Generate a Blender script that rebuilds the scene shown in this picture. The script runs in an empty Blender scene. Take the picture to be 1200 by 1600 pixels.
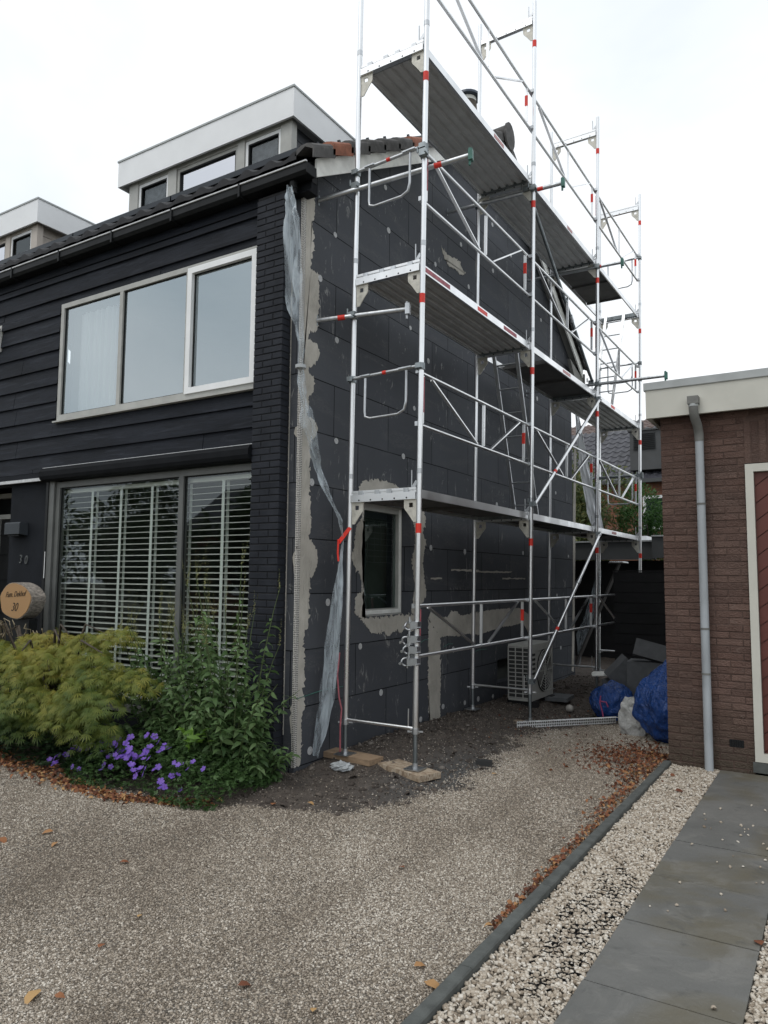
import bpy, math, random
import numpy as np
from mathutils import Vector, Matrix
random.seed(7); rng = np.random.default_rng(7)
S = bpy.context.scene
COL = S.collection
# ---------------------------------------------------------------- camera
yaw, pitch, roll = .5565, .0895, .008
cy, sy = math.cos(yaw), math.sin(yaw)
f0 = Vector((-sy, cy, 0)); r0 = Vector((cy, sy, 0)); u0 = Vector((0, 0, 1))
Fv = f0*math.cos(pitch)+u0*math.sin(pitch); uu = u0*math.cos(pitch)-f0*math.sin(pitch)
rv = r0*math.cos(roll)+uu*math.sin(roll); uv = uu*math.cos(roll)-r0*math.sin(roll)
cam = bpy.data.cameras.new('camera'); co = bpy.data.objects.new('camera', cam); COL.objects.link(co)
co.matrix_world = Matrix.Translation((0, 0, 1.68)) @ Matrix((rv, uv, -Fv)).transposed().to_4x4()
cam.sensor_fit = 'VERTICAL'; cam.sensor_height = 36; cam.lens = 1151/1600*36
cam.clip_end = 1000; cam.clip_start = .05
S.camera = co
# ---------------------------------------------------------------- world, overcast
SUN_EL, SUN_AZ = math.radians(58), math.radians(205)
W = bpy.data.worlds.new('World'); S.world = W; W.use_nodes = True
nt = W.node_tree; nt.nodes.clear()
def wn(t, **k):
    n = nt.nodes.new(t)
    for a, v in k.items(): setattr(n, a, v)
    return n
sky = wn('ShaderNodeTexSky', sky_type='NISHITA', sun_disc=False, sun_elevation=SUN_EL, sun_rotation=SUN_AZ)
sky.air_density = 1.3; sky.dust_density = 3
tc = wn('ShaderNodeTexCoord'); mp = wn('ShaderNodeMapping'); mp.inputs['Scale'].default_value = (1, 1, 2.2)
no = wn('ShaderNodeTexNoise'); no.inputs['Scale'].default_value = 1.6; no.inputs['Detail'].default_value = 5; no.inputs['Distortion'].default_value = .4
cr = wn('ShaderNodeValToRGB')
cr.color_ramp.elements[0].position = .34; cr.color_ramp.elements[0].color = (6.7, 7.35, 7.85, 1)
cr.color_ramp.elements[1].position = .62; cr.color_ramp.elements[1].color = (9.2, 9.4, 9.6, 1)
mx = wn('ShaderNodeMix', data_type='RGBA'); mx.inputs[0].default_value = .94
bg = wn('ShaderNodeBackground'); bg.inputs['Strength'].default_value = .1
ou = wn('ShaderNodeOutputWorld')
L = nt.links.new
L(tc.outputs['Generated'], mp.inputs[0]); L(mp.outputs[0], no.inputs['Vector']); L(no.outputs[0], cr.inputs[0])
L(sky.outputs[0], mx.inputs[6]); L(cr.outputs[0], mx.inputs[7]); L(mx.outputs[2], bg.inputs[0]); L(bg.outputs[0], ou.inputs[0])
sun = bpy.data.lights.new('sun', 'SUN'); sun.energy = .6; sun.angle = math.radians(25); sun.color = (1, .97, .92)
so = bpy.data.objects.new('sun', sun); COL.objects.link(so)
sd = Vector((math.sin(SUN_AZ)*math.cos(SUN_EL), math.cos(SUN_AZ)*math.cos(SUN_EL), math.sin(SUN_EL)))
so.rotation_euler = sd.to_track_quat('Z', 'Y').to_euler(); so.location = (0, -10, 20)
S.view_settings.view_transform = 'Standard'; S.view_settings.look = 'None'; S.view_settings.exposure = 0.34; S.view_settings.gamma = 1
S.render.engine = 'CYCLES'
S.cycles.max_bounces = 8; S.cycles.transparent_max_bounces = 12

# ---------------------------------------------------------------- materials
class MT:
    """small node helper"""
    def __init__(s, name, rough=.8, metal=0, spec=.5):
        s.m = bpy.data.materials.new(name); s.m.use_nodes = True; s.t = s.m.node_tree; s.b = s.t.nodes['Principled BSDF']; s.out = s.t.nodes['Material Output']
        s.b.inputs['Roughness'].default_value = rough; s.b.inputs['Metallic'].default_value = metal; s.b.inputs['Specular IOR Level'].default_value = spec
        s.c = None
    def n(s, t, **k):
        n = s.t.nodes.new(t)
        for a, v in k.items():
            if a.startswith('i_'):
                n.inputs[a[2:].replace('_', ' ')].default_value = v
            else: setattr(n, a, v)
        return n
    def l(s, a, b): s.t.links.new(a, b)
    def coord(s, scale=(1, 1, 1), rot=(0, 0, 0)):
        g = s.n('ShaderNodeNewGeometry'); m = s.n('ShaderNodeMapping'); m.inputs['Scale'].default_value = scale; m.inputs['Rotation'].default_value = rot
        s.l(g.outputs['Position'], m.inputs[0]); return m.outputs[0]
    def noise(s, scale, detail=4, vec=None, dist=0, rough=.55):
        n = s.n('ShaderNodeTexNoise', i_Scale=scale, i_Detail=detail, i_Distortion=dist, i_Roughness=rough)
        s.l(vec if vec else s.coord(), n.inputs['Vector']); return n.outputs[0]
    def ramp(s, fac, stops):
        r = s.n('ShaderNodeValToRGB'); e = r.color_ramp.elements
        while len(e) < len(stops): e.new(.5)
        for k, (p, c) in enumerate(stops):
            e[k].position = p; e[k].color = (*c, 1) if hasattr(c, '__len__') else (c, c, c, 1)
        s.l(fac, r.inputs[0]); return r.outputs[0]
    def mix(s, fac, a, b, mode='MIX'):
        m = s.n('ShaderNodeMix', data_type='RGBA', blend_type=mode)
        for v, i in ((fac, 0), (a, 6), (b, 7)):
            if isinstance(v, bpy.types.NodeSocket): s.l(v, m.inputs[i])
            elif hasattr(v, '__len__'): m.inputs[i].default_value = (*v, 1)
            else: m.inputs[i].default_value = v
        return m.outputs[2]
    def math(s, op, a, b=0):
        m = s.n('ShaderNodeMath', operation=op)
        for i, v in enumerate((a, b)):
            if isinstance(v, bpy.types.NodeSocket): s.l(v, m.inputs[i])
            else: m.inputs[i].default_value = v
        return m.outputs[0]
    def base(s, c):
        if isinstance(c, bpy.types.NodeSocket): s.l(c, s.b.inputs['Base Color'])
        else: s.b.inputs['Base Color'].default_value = (*c, 1)
        return s
    def bump(s, h, strength=.3, dist=.01):
        b = s.n('ShaderNodeBump', i_Strength=strength, i_Distance=dist); s.l(h, b.inputs['Height']); s.l(b.outputs[0], s.b.inputs['Normal']); return s
    def attr(s, name): return s.n('ShaderNodeAttribute', attribute_name=name).outputs['Fac']

def var(name, c, dv=.25, scale=6, rough=.8, metal=0, spec=.5, bump=0, bscale=60, bdist=.004, stretch=(1, 1, 1)):
    """a base colour with irregular lighter and darker staining and a fine bump"""
    m = MT(name, rough, metal, spec); v = m.coord(stretch)
    n = m.noise(scale, 6, v, .3)
    lo = tuple(x*(1-dv) for x in c); hi = tuple(min(1, x*(1+dv)) for x in c)
    m.base(m.ramp(n, [(.3, lo), (.7, hi)]))
    if bump: m.bump(m.noise(bscale, 4, v), bump, bdist)
    return m.m
def plain(name, c, rough=.6, metal=0, spec=.5):
    return MT(name, rough, metal, spec).base(c).m

def make_mats():
    M = {}
    # black stained timber boards
    m = MT('black_timber', .62, 0, .16); v = m.coord((1.2, 14, 14)); g = m.noise(3, 8, v, 1.2)
    k = m.noise(1.1, 3, m.coord((1, 1, 5.0)))
    c = m.mix(m.ramp(k, [(.35, 0.), (.7, 1.)]), (.008, .0100, .0150), (.019, .0225, .032))
    vo = m.n('ShaderNodeTexVoronoi', i_Scale=2.6); m.l(m.coord((1, .6, 1.9)), vo.inputs['Vector'])
    kn = m.ramp(vo.outputs['Distance'], [(.03, 0.), (.075, 1.)])
    c = m.mix(m.ramp(m.noise(2.2, 7, m.coord((.5, 1, 6)), 1.0), [(.52, 0.), (.66, .7)]), c, (.036, .041, .054)); m.base(m.mix(kn, (.006, .007, .008), m.mix(m.ramp(g, [(.3, .35), (.7, 1.)]), (.005, .006, .008), c)))
    m.bump(m.math('ADD', g, m.math('MULTIPLY', kn, .35)), .5, .006); M['timber'] = m.m
    # black painted brick
    m = MT('black_brick', .66, 0, .22); m.base(m.ramp(m.noise(5, 5), [(.3, (.011, .013, .018)), (.7, (.024, .027, .035))])); m.bump(m.noise(130, 4), .45, .003); M['bbrick'] = m.m
    M['bjoint'] = var('black_joint', (.007, .0075, .009), .3, 30, .9)
    # graphite insulation boards: joints as thin grooves, smears, scratches, and a paler weathered tone
    m = MT('graphite_insulation', .78, 0, .2)
    sp = m.n('ShaderNodeSeparateXYZ'); m.l(m.coord(), sp.inputs[0]); cb = m.n('ShaderNodeCombineXYZ')
    m.l(m.math('ADD', sp.outputs[1], sp.outputs[0]), cb.inputs[0]); m.l(m.math('SUBTRACT', sp.outputs[2], .04), cb.inputs[1])
    wob = m.n('ShaderNodeVectorMath', operation='ADD'); wn_ = m.n('ShaderNodeTexNoise', i_Scale=2.0); m.l(cb.outputs[0], wn_.inputs['Vector'])
    sc_ = m.n('ShaderNodeVectorMath', operation='SCALE'); sc_.inputs['Scale'].default_value = .012; m.l(wn_.outputs['Color'], sc_.inputs[0])
    m.l(cb.outputs[0], wob.inputs[0]); m.l(sc_.outputs[0], wob.inputs[1])
    br = m.n('ShaderNodeTexBrick', i_Scale=1.0); br.offset = .42; br.offset_frequency = 2
    br.inputs['Brick Width'].default_value = 1.0; br.inputs['Row Height'].default_value = .5; br.inputs['Mortar Size'].default_value = .005; br.inputs['Mortar Smooth'].default_value = 0; br.inputs['Bias'].default_value = 0
    br.inputs['Color1'].default_value = (.0, .0, .0, 1); br.inputs['Color2'].default_value = (1, 1, 1, 1); br.inputs['Mortar'].default_value = (.5, .5, .5, 1)
    m.l(wob.outputs[0], br.inputs['Vector'])
    tone = m.mix(br.outputs['Color'], (.054, .058, .066), (.080, .085, .095))
    tone = m.mix(m.ramp(m.noise(1.3, 6), [(.35, 0.), (.7, .45)]), tone, (.088, .094, .108))
    scr = m.n('ShaderNodeTexNoise', i_Scale=9, i_Detail=8, i_Roughness=.7, i_Distortion=2.2); m.l(m.coord((1, 1, .35), (.5, 0, 0)), scr.inputs['Vector'])
    msk = m.math('MULTIPLY', m.ramp(scr.outputs[0], [(.585, 0.), (.64, 1.)]), m.ramp(m.noise(1.7, 3), [(.50, 0.), (.58, .85)]))
    tone = m.mix(msk, tone, (.27, .27, .265))
    jf = m.math('MULTIPLY', br.outputs['Fac'], m.ramp(m.noise(2.2, 3), [(.25, .55), (.5, 1.)]))
    sm_ = m.math('MULTIPLY', m.ramp(m.noise(.8, 5, m.coord((1, 1, 3.5)), 1.5), [(.52, 0.), (.62, .65)]), m.ramp(m.noise(14, 6, m.coord((1, 1, 3)), 2.0), [(.42, 0.), (.6, 1.)]))
    tone = m.mix(sm_, tone, (.105, .108, .112))
    tone = m.mix(jf, tone, (.004, .0045, .006))
    spk = m.n('ShaderNodeTexVoronoi', i_Scale=38); m.l(m.coord(), spk.inputs['Vector'])
    tone = m.mix(m.math('MULTIPLY', m.ramp(spk.outputs['Distance'], [(.10, .5), (.16, 0.)]), m.ramp(m.noise(2.5, 3), [(.52, 0.), (.66, 1.)])), tone, (.12, .12, .12))
    m.base(tone); m.bump(m.math('SUBTRACT', m.math('MULTIPLY', m.noise(90, 3), .25), jf), .5, .006); M['eps'] = m.m
    # trowelled mortar
    m = MT('grey_mortar', .9); m.base(m.ramp(m.noise(3.5, 6, None, .6), [(.3, (.36, .34, .30)), (.55, (.47, .445, .395)), (.75, (.56, .53, .48))])); m.bump(m.math('ADD', m.noise(14, 6, m.coord((1, 1, .35)), .8), m.math('MULTIPLY', m.noise(70, 4), .35)), 1.0, .018); M['mortar'] = m.m
    m = MT('perforated_bead', .6); vo = m.n('ShaderNodeTexVoronoi', voronoi_dimensions='2D', i_Scale=62, i_Randomness=.15); sp = m.n('ShaderNodeSeparateXYZ'); m.l(m.coord(), sp.inputs[0]); cb = m.n('ShaderNodeCombineXYZ'); m.l(m.math('ADD', sp.outputs[0], sp.outputs[1]), cb.inputs[0]); m.l(sp.outputs[2], cb.inputs[1]); m.l(cb.outputs[0], vo.inputs['Vector'])
    m.base(m.mix(m.ramp(vo.outputs['Distance'], [(.34, 1.), (.42, 0.)]), (.62, .60, .56), (.05, .05, .05))); M['bead'] = m.m
    # aluminium and galvanised steel
    def metal(name, c, r, dv=.18, sc=7):
        m = MT(name, r, 1.0 if name != 'ribbed_deck_metal' else .35); n = m.noise(sc, 6, m.coord((1, 1, .35)), .5)
        m.base(m.ramp(n, [(.3, tuple(x*(1-dv) for x in c)), (.7, c)])); rr = m.ramp(n, [(.3, r*1.35), (.7, r*.8)]); m.l(rr, m.b.inputs['Roughness']); return m.m
    M['alu'] = metal('aluminium', (.86, .87, .88), .33, .14, 3)
    M['galv'] = metal('galvanised_steel', (.60, .62, .64), .38, .3, 14)
    M['dsteel'] = metal('dull_dark_steel', (.30, .33, .34), .45, .4, 14)
    M['deckm'] = metal('ribbed_deck_metal', (.56, .56, .56), .5, .22, 4)
    M['green_cl'] = var('green_coupler', (.05, .16, .13), .3, 20, .5)
    M['cast'] = var('cast_bracket', (.55, .53, .47), .2, 20, .5, .3)
    M['ply'] = var('deck_plywood', (.085, .083, .08), .2, 5, .7, bump=.2, bscale=40)
    M['red'] = var('red_tape', (.72, .035, .02), .15, 20, .45)
    M['palered'] = var('bleached_red_marking', (.55, .30, .30), .3, 25, .6)
    M['fadered'] = var('faded_red_marking', (.36, .10, .12), .35, 20, .6)
    # glass
    def glass(name, refl, tint, rcol=(.86, .93, .96)):
        m = MT(name); g = m.n('ShaderNodeBsdfGlossy', i_Roughness=.012); g.inputs['Color'].default_value = (*rcol, 1)
        t = m.n('ShaderNodeBsdfTransparent'); t.inputs['Color'].default_value = (*tint, 1)
        lw = m.n('ShaderNodeLayerWeight', i_Blend=.35); f = m.math('ADD', m.math('MULTIPLY', lw.outputs['Fresnel'], .45), refl)
        mx = m.n('ShaderNodeMixShader'); m.l(f, mx.inputs[0]); m.l(t.outputs[0], mx.inputs[1]); m.l(g.outputs[0], mx.inputs[2]); m.l(mx.outputs[0], m.out.inputs[0])
        b = m.n('ShaderNodeBump', i_Strength=.04, i_Distance=.02); m.l(m.noise(.9, 2), b.inputs['Height']); m.l(b.outputs[0], g.inputs['Normal']); return m.m
    M['glass_up'] = glass('coated_glass', .38, (.90, .94, .94), (.80, .89, .93)); M['glass_dormer'] = glass('dormer_glass', .62, (.8, .84, .86), (.92, .93, .98))
    M['glass_low'] = glass('window_glass', .06, (.88, .91, .88))
    M['glass_side'] = glass('side_window_glass', .10, (.55, .66, .62))
    # plastic sheet
    m = MT('plastic_sheet', .16, 0, .6); m.base((.60, .68, .74)); t = m.n('ShaderNodeBsdfTransparent'); mx = m.n('ShaderNodeMixShader')
    wv = m.noise(4, 4, m.coord((3, 3, .6)), 1.0); m.l(m.ramp(wv, [(.35, .16), (.65, .60)]), mx.inputs[0]); m.l(t.outputs[0], mx.inputs[1]); m.l(m.b.outputs[0], mx.inputs[2]); m.l(mx.outputs[0], m.out.inputs[0])
    m.bump(m.noise(5, 3, m.coord((3, 3, .6)), 1.0), .8, .03); M['poly'] = m.m
    # frames
    M['greige'] = var('greige_frame', (.40, .40, .375), .12, 5, .45)
    M['greige_d'] = var('grey_frame', (.115, .12, .115), .15, 5, .45)
    M['whitef'] = var('white_frame', (.84, .85, .85), .06, 5, .35)
    M['fascia'] = var('pale_fascia_board', (.84, .85, .86), .05, 2, .4)
    M['creamf'] = var('cream_fascia', (.56, .55, .49), .06, 3, .45)
    M['coping'] = var('grey_coping', (.40, .42, .42), .1, 5, .5)
    M['beige_clad'] = var('beige_cladding', (.46, .41, .36), .08, 4, .5)
    M['grey_clad'] = var('dark_grey_cladding', (.07, .075, .085), .15, 4, .5)
    M['white_paint'] = var('weathered_white_paint', (.80, .80, .76), .14, 8, .6, bump=.2, bscale=30)
    M['black_pl'] = var('black_plastic', (.010, .011, .012), .25, 8, .5, spec=.25)
    M['gutter'] = var('black_gutter', (.010, .011, .012), .35, 6, .5, spec=.18)
    M['flash_hl'] = var('pale_flashing_and_highlight', (.55, .56, .57), .2, 20, .4)  # pale lintel flashing, also the highlights painted along gutter and shutter
    M['soffit'] = var('dark_soffit', (.009, .010, .012), .3, 5, .7, spec=.12)
    M['tile'] = var('black_roof_tile', (.018, .018, .020), .35, 9, .6, spec=.25, bump=.3, bscale=70)
    M['vtile'] = var('grey_verge_tile', (.085, .082, .08), .35, 12, .8, bump=.4, bscale=50)
    M['otile'] = var('orange_verge_tile', (.26, .10, .06), .35, 12, .8, bump=.4, bscale=50)
    m = MT('solar_panel', .12); m.base(m.ramp(m.noise(2, 2), [(.3, (.006, .007, .010)), (.7, (.010, .012, .018))])); M['solar'] = m.m
    M['pframe'] = var('panel_frame', (.012, .017, .024), .2, 8, .35, .3)
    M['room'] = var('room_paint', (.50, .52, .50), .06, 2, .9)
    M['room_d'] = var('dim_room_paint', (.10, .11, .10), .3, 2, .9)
    m = MT('curtain_voile', .9); m.base((.92, .93, .93)); m.b.inputs['Transmission Weight'].default_value = 0
    t = m.n('ShaderNodeBsdfTranslucent'); t.inputs[0].default_value = (.8, .82, .82, 1); mx = m.n('ShaderNodeMixShader', i_Fac=.45); m.l(m.b.outputs[0], mx.inputs[1]); m.l(t.outputs[0], mx.inputs[2]); m.l(mx.outputs[0], m.out.inputs[0]); M['curtain'] = m.m
    M['slat'] = var('blind_slat', (.76, .77, .74), .08, 4, .5)
    M['tape'] = var('blind_tape', (.74, .78, .76), .06, 4, .8)
    # garage
    m = MT('brown_painted_brick', .75, 0, .4); at = m.n('ShaderNodeAttribute', attribute_name='tone')
    c1 = m.ramp(at.outputs['Fac'], [(0, (.115, .066, .052)), (.5, (.148, .087, .069)), (1, (.188, .116, .093))])
    st = m.ramp(m.noise(1.4, 6, m.coord((1, 1, 1.6)), .6), [(.35, .0), (.7, .75)])
    c1 = m.mix(st, c1, (.088, .060, .050)); c1 = m.mix(m.ramp(m.noise(24, 6), [(.62, 0.), (.72, .55)]), c1, (.20, .145, .115))
    sz = m.n('ShaderNodeSeparateXYZ'); m.l(m.coord(), sz.inputs[0]); low = m.ramp(m.math('ADD', sz.outputs[2], m.math('MULTIPLY', m.noise(3, 5), .6)), [(.35, .75), (.95, 0.)])
    c1 = m.mix(low, c1, (.070, .056, .038)); c1 = m.mix(m.ramp(m.noise(9, 7, m.coord((1, 1, 2)), 1.5), [(.60, 0.), (.70, .45)]), c1, (.19, .14, .12))
    m.base(c1); m.bump(m.noise(30, 7, m.coord((1, 1, 2.6)), 1.2), 1.0, .022); M['gbrick'] = m.m
    M['gjoint'] = var('painted_joint', (.095, .060, .048), .3, 25, .9, bump=.5, bscale=60)
    M['gwall'] = var('brown_painted_render', (.09, .055, .042), .2, 4, .85)
    M['door'] = var('oxblood_door', (.105, .026, .018), .15, 3, .5, bump=.15, bscale=50)
    M['pipe'] = var('grey_pvc_pipe', (.33, .355, .375), .22, 5, .45, stretch=(1, 1, .35))
    M['pipe2'] = var('weathered_pvc_elbow', (.16, .16, .15), .25, 10, .6)
    # ground
    def gravelmat(name, cols, sc, bd):
        m = MT(name, .85); v = m.coord((1, 1, 1)); wob = m.noise(30, 2, v)
        vo = m.n('ShaderNodeTexVoronoi', i_Scale=sc); m.l(v, vo.inputs['Vector'])
        sv = m.n('ShaderNodeSeparateColor'); m.l(vo.outputs['Color'], sv.inputs[0])
        c = m.ramp(sv.outputs[0], [(i/(len(cols)-1), x) for i, x in enumerate(cols)])
        edge = m.ramp(vo.outputs['Distance'], [(.25, 1.), (.62, .25)])
        c = m.mix(edge, tuple(x*.35 for x in cols[0]), c)
        return m, c, vo
    m, c, vo = gravelmat('driveway_gravel', [(.17, .14, .11), (.28, .235, .185), (.37, .32, .26), (.47, .415, .345), (.62, .57, .50)], 95, .01)
    big = m.ramp(m.noise(.9, 5, None, .5), [(.35, (.80, .80, .80)), (.65, (1.08, 1.06, 1.04))]); c = m.mix(1.0, c, big, 'MULTIPLY')
    dirt = m.ramp(m.noise(7, 9, None, .3, .7), [(.28, (.048, .038, .032)), (.5, (.092, .074, .061)), (.72, (.150, .125, .105))])
    grit = m.ramp(m.noise(120, 4), [(.35, .6), (.65, 1.3)]); dirt = m.mix(1.0, dirt, grit, 'MULTIPLY')
    dirt = m.mix(m.attr('wet'), dirt, (.085, .088, .088))
    df = m.math('ADD', m.attr('dirt'), m.math('MULTIPLY', m.math('SUBTRACT', m.noise(5, 7, None, .4, .65), .5), 1.5))
    df = m.ramp(df, [(.42, 0.), (.60, 1.)]); m.base(m.mix(df, c, dirt))
    m.bump(m.math('ADD', m.math('MULTIPLY', vo.outputs['Distance'], -.6), m.math('MULTIPLY', m.noise(26, 8, None, 0, .7), 1.2)), .9, .02); M['ground'] = m.m
    M['earth'] = var('far_ground', (.10, .10, .07), .3, .4, .95)
    def stone(name, cols):
        m = MT(name, .8, 0, .3); at = m.n('ShaderNodeAttribute', attribute_name='tone')
        c = m.ramp(at.outputs['Fac'], [(i/(len(cols)-1), x) for i, x in enumerate(cols)]); m.base(m.mix(m.ramp(m.noise(160, 3), [(.3, 0.), (.7, .35)]), c, (.12, .10, .085))); return m.m
    M['pebble'] = stone('driveway_chippings', [(.19, .155, .12), (.32, .27, .21), (.42, .36, .29), (.53, .465, .385), (.76, .70, .61)])
    M['white_pebble'] = stone('cream_pebbles', [(.24, .19, .14), (.40, .335, .26), (.51, .445, .36), (.61, .55, .465), (.76, .71, .63)])
    M['clod'] = stone('soil_clods', [(.04, .032, .027), (.075, .06, .05), (.115, .095, .08), (.15, .13, .11), (.22, .20, .18)])
    M['kerb'] = var('dark_concrete_kerb', (.082, .088, .083), .3, 12, .85, bump=.4, bscale=80)
    m = MT('slate_slab', .62, 0, .45); c = m.ramp(m.noise(1.6, 7, None, .8), [(.3, (.105, .106, .100)), (.55, (.140, .140, .132)), (.75, (.175, .173, .162))]); c = m.mix(m.ramp(m.noise(1.3, 5, None, .5), [(.48, 0.), (.62, .75)]), c, (.120, .105, .068)); c = m.mix(m.ramp(m.noise(75, 4), [(.66, 0.), (.74, .5)]), c, (.24, .23, .21))
    m.base(c); c = m.mix(m.ramp(m.noise(2.6, 8, None, 1.2, .7), [(.52, 0.), (.64, .5)]), c, (.20, .195, .18)); c = m.mix(m.ramp(m.noise(5, 7, m.coord((1, 1, 1)), .4, .7), [(.58, 0.), (.68, .55)]), c, (.065, .068, .066)); m.base(c); m.bump(m.noise(9, 8, None, .6, .62), .55, .014); M['slab'] = m.m
    # vegetation
    def leafmat(name, cols, tr=.35, rough=.5):
        m = MT(name, rough, 0, .35); at = m.n('ShaderNodeAttribute', attribute_name='tone')
        c = m.ramp(at.outputs['Fac'], [(i/(len(cols)-1), x) for i, x in enumerate(cols)]); m.base(c)
        if tr:
            t = m.n('ShaderNodeBsdfTranslucent'); m.l(c, t.inputs[0]); mx = m.n('ShaderNodeMixShader', i_Fac=tr); m.l(m.b.outputs[0], mx.inputs[1]); m.l(t.outputs[0], mx.inputs[2]); m.l(mx.outputs[0], m.out.inputs[0])
        return m.m
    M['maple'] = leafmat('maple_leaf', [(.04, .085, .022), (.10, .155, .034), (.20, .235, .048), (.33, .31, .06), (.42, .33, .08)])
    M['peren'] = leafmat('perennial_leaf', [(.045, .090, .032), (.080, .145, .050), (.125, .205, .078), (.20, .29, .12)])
    M['spike'] = leafmat('flower_spike', [(.16, .19, .07), (.24, .25, .10), (.30, .27, .13)], .1, .8)
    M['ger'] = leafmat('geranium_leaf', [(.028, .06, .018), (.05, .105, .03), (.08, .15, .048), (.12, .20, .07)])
    M['fern'] = leafmat('fern_leaf', [(.012, .028, .010), (.020, .045, .016), (.035, .07, .025)])
    M['lime'] = leafmat('lime_leaf', [(.10, .20, .03), (.16, .30, .04)])
    M['petal'] = leafmat('violet_petal', [(.12, .07, .36), (.18, .10, .48), (.25, .13, .55)], .25)
    M['shrub'] = leafmat('shrub_leaf', [(.03, .05, .018), (.06, .09, .03), (.10, .13, .045), (.17, .16, .05)])
    M['conif'] = leafmat('conifer_leaf', [(.02, .055, .015), (.04, .10, .025), (.075, .16, .04)])
    M['streettree'] = leafmat('street_tree_leaf', [(.02, .035, .012), (.04, .07, .022), (.07, .11, .035)])
    M['litter'] = leafmat('dead_leaf', [(.07, .032, .020), (.15, .055, .030), (.25, .095, .045), (.36, .17, .075), (.48, .30, .13)], .15, .7)
    M['bark'] = var('bark', (.07, .055, .042), .35, 14, .9, bump=.8, bscale=30, bdist=.02)
    M['stem'] = var('green_stem', (.07, .10, .035), .2, 10, .7)
    M['drystem'] = var('dry_stem', (.28, .23, .15), .2, 10, .8)
    # small things
    m = MT('cut_log_face', .6); wv = m.n('ShaderNodeTexWave', wave_type='RINGS', rings_direction='Y', i_Scale=16, i_Distortion=3, i_Detail=3); wv.inputs['Detail Scale'].default_value = 1.2
    mpn = m.n('ShaderNodeMapping'); tcn = m.n('ShaderNodeTexCoord'); m.l(tcn.outputs['Object'], mpn.inputs[0]); m.l(mpn.outputs[0], wv.inputs['Vector'])
    m.base(m.mix(m.math('MULTIPLY', wv.outputs[1], .22), (.40, .235, .105), (.25, .135, .055))); M['logface'] = m.m
    M['logbark'] = var('birch_bark', (.26, .23, .20), .5, 30, .9, bump=.9, bscale=26, bdist=.02, stretch=(1, 1, 2))
    M['ink'] = plain('burnt_lettering', (.03, .02, .015), .7)
    M['numeral'] = plain('grey_metal_numeral', (.20, .21, .21), .4, .4)
    M['plank'] = var('raw_plank', (.30, .21, .135), .25, 9, .8, bump=.3, bscale=60, stretch=(1, 6, 6))
    m = MT('osb_board', .8); vo = m.n('ShaderNodeTexVoronoi', i_Scale=34); m.l(m.coord((1, 2.2, 1)), vo.inputs['Vector']); sv = m.n('ShaderNodeSeparateColor'); m.l(vo.outputs['Color'], sv.inputs[0]); m.base(m.ramp(sv.outputs[0], [(0, (.20, .14, .09)), (.5, (.36, .28, .20)), (1, (.46, .39, .30))])); M['osb'] = m.m
    def bag(name, c):
        m = MT(name, .26, 0, .55); n = m.noise(6, 5, None, 1.4); m.base(m.ramp(n, [(.3, tuple(x*.7 for x in c)), (.7, c)])); m.bump(m.noise(7, 5, m.coord((1, 1, .6)), 3.0, .55), 1.0, .05); return m.m
    M['bluebag'] = bag('blue_rubble_bag', (.018, .07, .27)); M['whitebag'] = bag('white_sack', (.62, .62, .60))
    M['acw'] = var('off_white_casing', (.42, .42, .395), .08, 4, .5)
    M['acd'] = var('dark_fan_recess', (.03, .03, .03), .2, 4, .6)
    M['foam'] = var('grey_foam_offcut', (.10, .105, .11), .15, 12, .9, bump=.4, bscale=90)
    M['fence'] = var('black_fence_board', (.009, .009, .010), .3, 5, .8, bump=.3, bscale=30)
    M['anth'] = var('anthracite_cladding', (.06, .063, .065), .12, 3, .6)
    M['felt'] = var('light_roof_felt', (.45, .46, .47), .15, 3, .7)
    M['btile'] = var('background_dark_tile', (.045, .045, .055), .35, 3, .5)
    M['btile2'] = var('background_brown_tile', (.12, .085, .075), .35, 3, .7)
    m = MT('orange_brick', .85); b2 = m.n('ShaderNodeTexBrick', i_Scale=1.0); b2.inputs['Brick Width'].default_value = .22; b2.inputs['Row Height'].default_value = .0625; b2.inputs['Mortar Size'].default_value = .006
    b2.inputs['Color1'].default_value = (.26, .10, .05, 1); b2.inputs['Color2'].default_value = (.15, .055, .03, 1); b2.inputs['Mortar'].default_value = (.10, .09, .08, 1)
    m.l(m.coord((1, 1, 1), (math.radians(-90), 0, 0)), b2.inputs['Vector']); m.base(b2.outputs['Color']); M['obrick'] = m.m
    M['bglass'] = plain('dark_glass', (.02, .03, .03), .08)
    M['greytape'] = plain('adhesive_tape', (.40, .42, .43), .4)
    M['chim'] = var('brown_concrete', (.09, .075, .06), .3, 12, .9, bump=.6, bscale=40)
    M['blueblack'] = plain('blue_black_cap', (.02, .035, .06), .4)
    return M
M = make_mats()

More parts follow.
